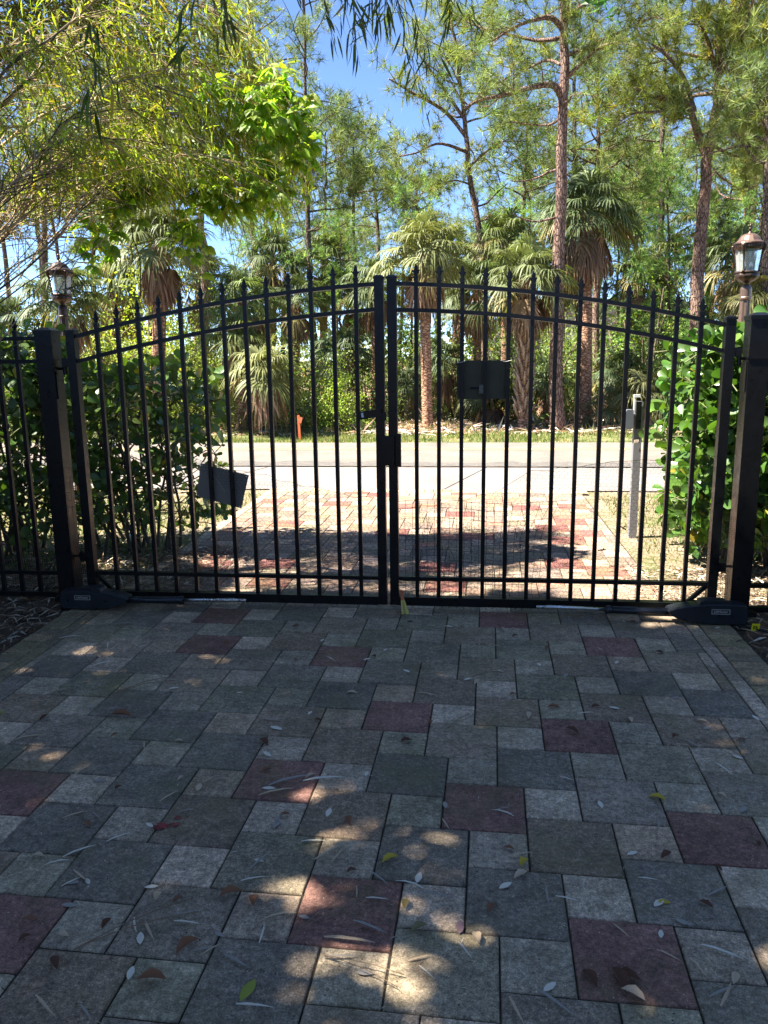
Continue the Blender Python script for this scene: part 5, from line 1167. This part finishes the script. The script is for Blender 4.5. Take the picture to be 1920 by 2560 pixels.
for x, y, a, L, k, t, lab in [
    (552, 2118, 2.9, .062, 'flat', GRN, 'yellow green leaf lying on the dark paver near the bottom left'), (862, 1852, 2.2, .050, 'curl', YEL, 'curled yellow leaf with dark edge on a warm grey paver'), (1142, 1858, 2.6, .045, 'curl', YEL, 'yellow leaf by a paver joint right of centre'),
    (1105, 1908, 2.3, .042, 'flat', PALE, 'pale oval leaf lying flat on a dark slate paver'), (360, 2118, 1.8, .060, 'curl', RUST, 'orange brown leaf at the lower left'), (430, 2030, 2.6, .062, 'curl', RUST, 'rusty leaf propped by a paver joint at left'), (1290, 2135, .5, .050, 'curl', BRN, 'dark curled leaf at the left edge of the burgundy paver'),
    (1352, 2145, .3, .060, 'curl', BRN, 'long dark curled leaf on the burgundy paver'), (1385, 2120, 1.4, .055, 'curl', BRN, 'broad dark leaf on the burgundy paver'), (1395, 2165, 1.1, .050, 'curl', TAN, 'tan curled leaf below the burgundy paver leaves'),
    (1440, 1732, 1.2, .05, 'curl', YEL, 'golden leaf near the right burgundy paver'), (1450, 1952, 1.5, .036, 'flat', YEL, 'small ochre leaf on the dark slate paver at right'), (525, 1928, 2.1, .058, 'curl', RUST, 'rusty leaf under a crossing sheath strip'), (553, 1936, 3.3, .050, 'curl', RUST, 'small rusty leaf beside the crossing strips'), (755, 1785, .4, .045, 'curl', RUST, 'reddish leaf on the sun spotted dark paver'),
    (433, 1693, 3.3, .048, 'flat', TAN, 'pair of pale tan leaves on a mossy small paver'), (604, 1772, 3.0, .045, 'flat', GREY, 'grey oval leaf beside the paver joint'), (1250, 1588, 1.0, .05, 'curl', BRN, 'black brown curled leaf on the distant burgundy paver'), (890, 1600, 2.2, .045, 'curl', BRN, 'dark leaf on the pale small paver'), (578, 1613, .8, .055, 'curl', BRN, 'very dark leaf on the pinkish paver'),
    (610, 1578, 1.2, .052, 'flat', PALE, 'cream leaf near the middle left of the drive'), (1210, 1530, 1.5, .045, 'curl', RUST, 'rusty leaf in a small heap of leaves'), (285, 1550, 1.8, .075, 'curl', RUST, 'long reddish husk on the left pavers'), (12, 1540, 2.0, .06, 'flat', GRN, 'green leaf at the left edge of the drive'), (795, 1668+0, 3.0, .0301, 'flat', PALE, 'tiny pale leaf on a slate paver'),
    (808, 2060+45, 1.6, .04, 'flat', GREY, 'lavender grey leaf on a paver joint at bottom centre'), (995, 1990, 3.1, .045, 'flat', (.28, .17, .17), 'pinkish leaf at the corner of a small paver'), (1028, 2015, 3.3, .045, 'curl', TAN, 'tan curled leaf right of the pinkish leaf'), (925, 2000, 2.2, .045, 'curl', (.22, .18, .08), 'olive curled leaf on a sunlit joint'), (882, 1945, 3.0, .04, 'curl', (.28, .20, .07), 'ochre leaf under the crossed sheath strips')]:
    drop(k, t, x, y, a, L, lab, None)
pos = [(700, 1560), (660, 1545), (750, 1500), (485, 1345), (490, 1392), (370, 1490), (245, 1985), (325, 1785), (350, 1925), (170, 1960), (400, 1935), (865, 1447), (800, 1418), (800, 1424), (1030, 1478), (1060, 1396), (1180, 1406), (1160, 1436), (1300, 1527), (1320, 1530), (1360, 1563), (1470, 1505), (1110, 1503), (1330, 1437), (1420, 1408), (1545, 1355), (1500, 1560), (1535, 1570), (1610, 1600), (1640, 1560), (1460, 1590), (1580, 1635), (1545, 1715), (1612, 1745), (1060, 1975), (1350, 1845), (1430, 1858), (520, 1500), (400, 1600), (215, 1475), (640, 1425), (700, 1380), (880, 1345), (960, 1350), (1080, 1360), (1240, 1345), (1380, 1350), (560, 1700), (1640, 1815), (1430, 1410), (1140, 1550), (1220, 1465), (940, 1560), (1430, 1945), (1510, 1950), (190, 1900), (90, 1850), (1490, 2000), (80, 1990), (1430, 2010)]
KT = [('curl', BRN), ('flat', PALE), ('curl', TAN), ('flat', GREY), ('curl', RUST), ('flat', PALE)]
random.seed(12)
pos += [(random.uniform(30, 1600), 1330+840*random.random()) for _ in range(38)]
for i, (x, y) in enumerate(pos):
    k, t = KT[i % 6]; drop(k, t, x+random.uniform(-6, 6), y+random.uniform(-4, 4), random.uniform(0, 6.28), random.uniform(.026, .044), {'curl': 'small curled brown dry leaf on the pavers', 'flat': 'small flat pale dry leaf on the pavers'}[k], GL)
sh_ = [(640, 1990-15, 2.0, .1), (580, 1700, 5.3, .17), (655, 1690, 5.0, .16), (560, 1720, 5.2, .13), (540, 1880, 5.9, .10), (650, 1820, 4.9, .08), (680, 1860, 5.6, .12), (905, 1930, 4.6, .10), (915, 1922, 1.3, .09), (1095, 1853, 5.1, .09), (1070, 1752, 5.2, .06), (1110, 1765, 1.2, .08), (955, 1770, 3.6, .07), (365, 1985, 5.2, .09), (375, 1992, 4.7, .08), (445, 1690, 5.9, .05), (460, 1690, 5.7, .05), (510, 2172, 4.75, .09), (435, 2065, 5.6, .06), (485, 2065, 4.3, .09), (560, 2040, .1, .07), (700, 2028, 4.7, .14), (180, 2000, .3, .05), (150, 1860, 2.1, .08), (135, 1770, 5.4, .09), (1180, 1918, 3.2, .08), (1200, 1938, 4.5, .07), (1325, 1998, 3.8, .06), (1480, 1600, 3.7, .10), (1545, 1650, 3.6, .09), (1600, 1360, 3.9, .12), (330, 1480, 5.3, .09), (200, 1440, 5.4, .12), (100, 1500, 5.4, .10), (560, 1555, 4.7, .1), (300, 1400, 5.7, .06), (740, 1470, 4.5, .06), (480, 1540, 4.8, .08), (520, 1905, 5.1, .08), (770, 1940, .2, .05), (420, 1750, 2.2, .07), (230, 1820, 5.5, .08), (1010, 1660, 1.8, .06), (620, 1380, 5.2, .07), (1290, 1400, 3.7, .05), (30, 1600, 5.2, .12), (250, 1350, 5.0, .10), (130, 1380, 5.1, .12)]
random.seed(11)
sh_ += [(random.uniform(20, 1560), 1330+850*random.random()**.8, random.uniform(3.5, 6.2), random.uniform(.05, .11)) for _ in range(42)]
for i, (x, y, a, L) in enumerate(sh_): drop('sheath', (TAN, GREY, PALE)[i % 3], x, y, a, L*.82, 'thin dry bamboo sheath strip on the pavers', GS)
for x, y, a, L in [(160, 2060, 5.35, .30), (620, 2035, 5.6, .17), (700, 2070, 4.4, .20), (1020, 1445+20, 5.2, .20), (960, 1580, 5.6, .18), (985, 1585, 3.4, .16), (250, 1500, 5.4, .25), (1500, 1600, 3.9, .18), (860, 1640, 2.4, .12), (560, 1500, 1.3, .12), (350, 1960, 5.5, .12)]:
    drop('ndl', (.26, .17, .10), x, y, a, L*.9, 'long thin brown pine needle on the pavers', GN)

# ---- pale house glimpsed through the trees at the right
hs = P(1200, 850, 62); r_ = empty('house', (hs[0]+2, 62, 0)); tag(r_, 'pale grey house wall glimpsed far behind the trees at right', 'house')
b = MB(); b.box((0, 0, 1.6), (15, 8, 3.3), col=(.42, .42, .44)); b.build('wall', BOOT, r_)
b = MB(); b.prism([(-8, 3.2), (8, 3.2), (5, 5.2), (-5, 5.2)], -4.6, 4.6, col=(.15, .13, .12)); b.build('roof', BOOT, r_)
for x in (-4.5, -.5, 3.5):
    b = MB(); b.box((x, -4.03, 1.7), (1.3, .06, 1.3), col=(.06, .07, .08)); wn = b.build('window', BOOT, r_)
    b = MB(); b.box((x, -4.07, 1.0), (1.5, .1, .08), col=(.6, .6, .6)); b.build('sill', BOOT, wn)
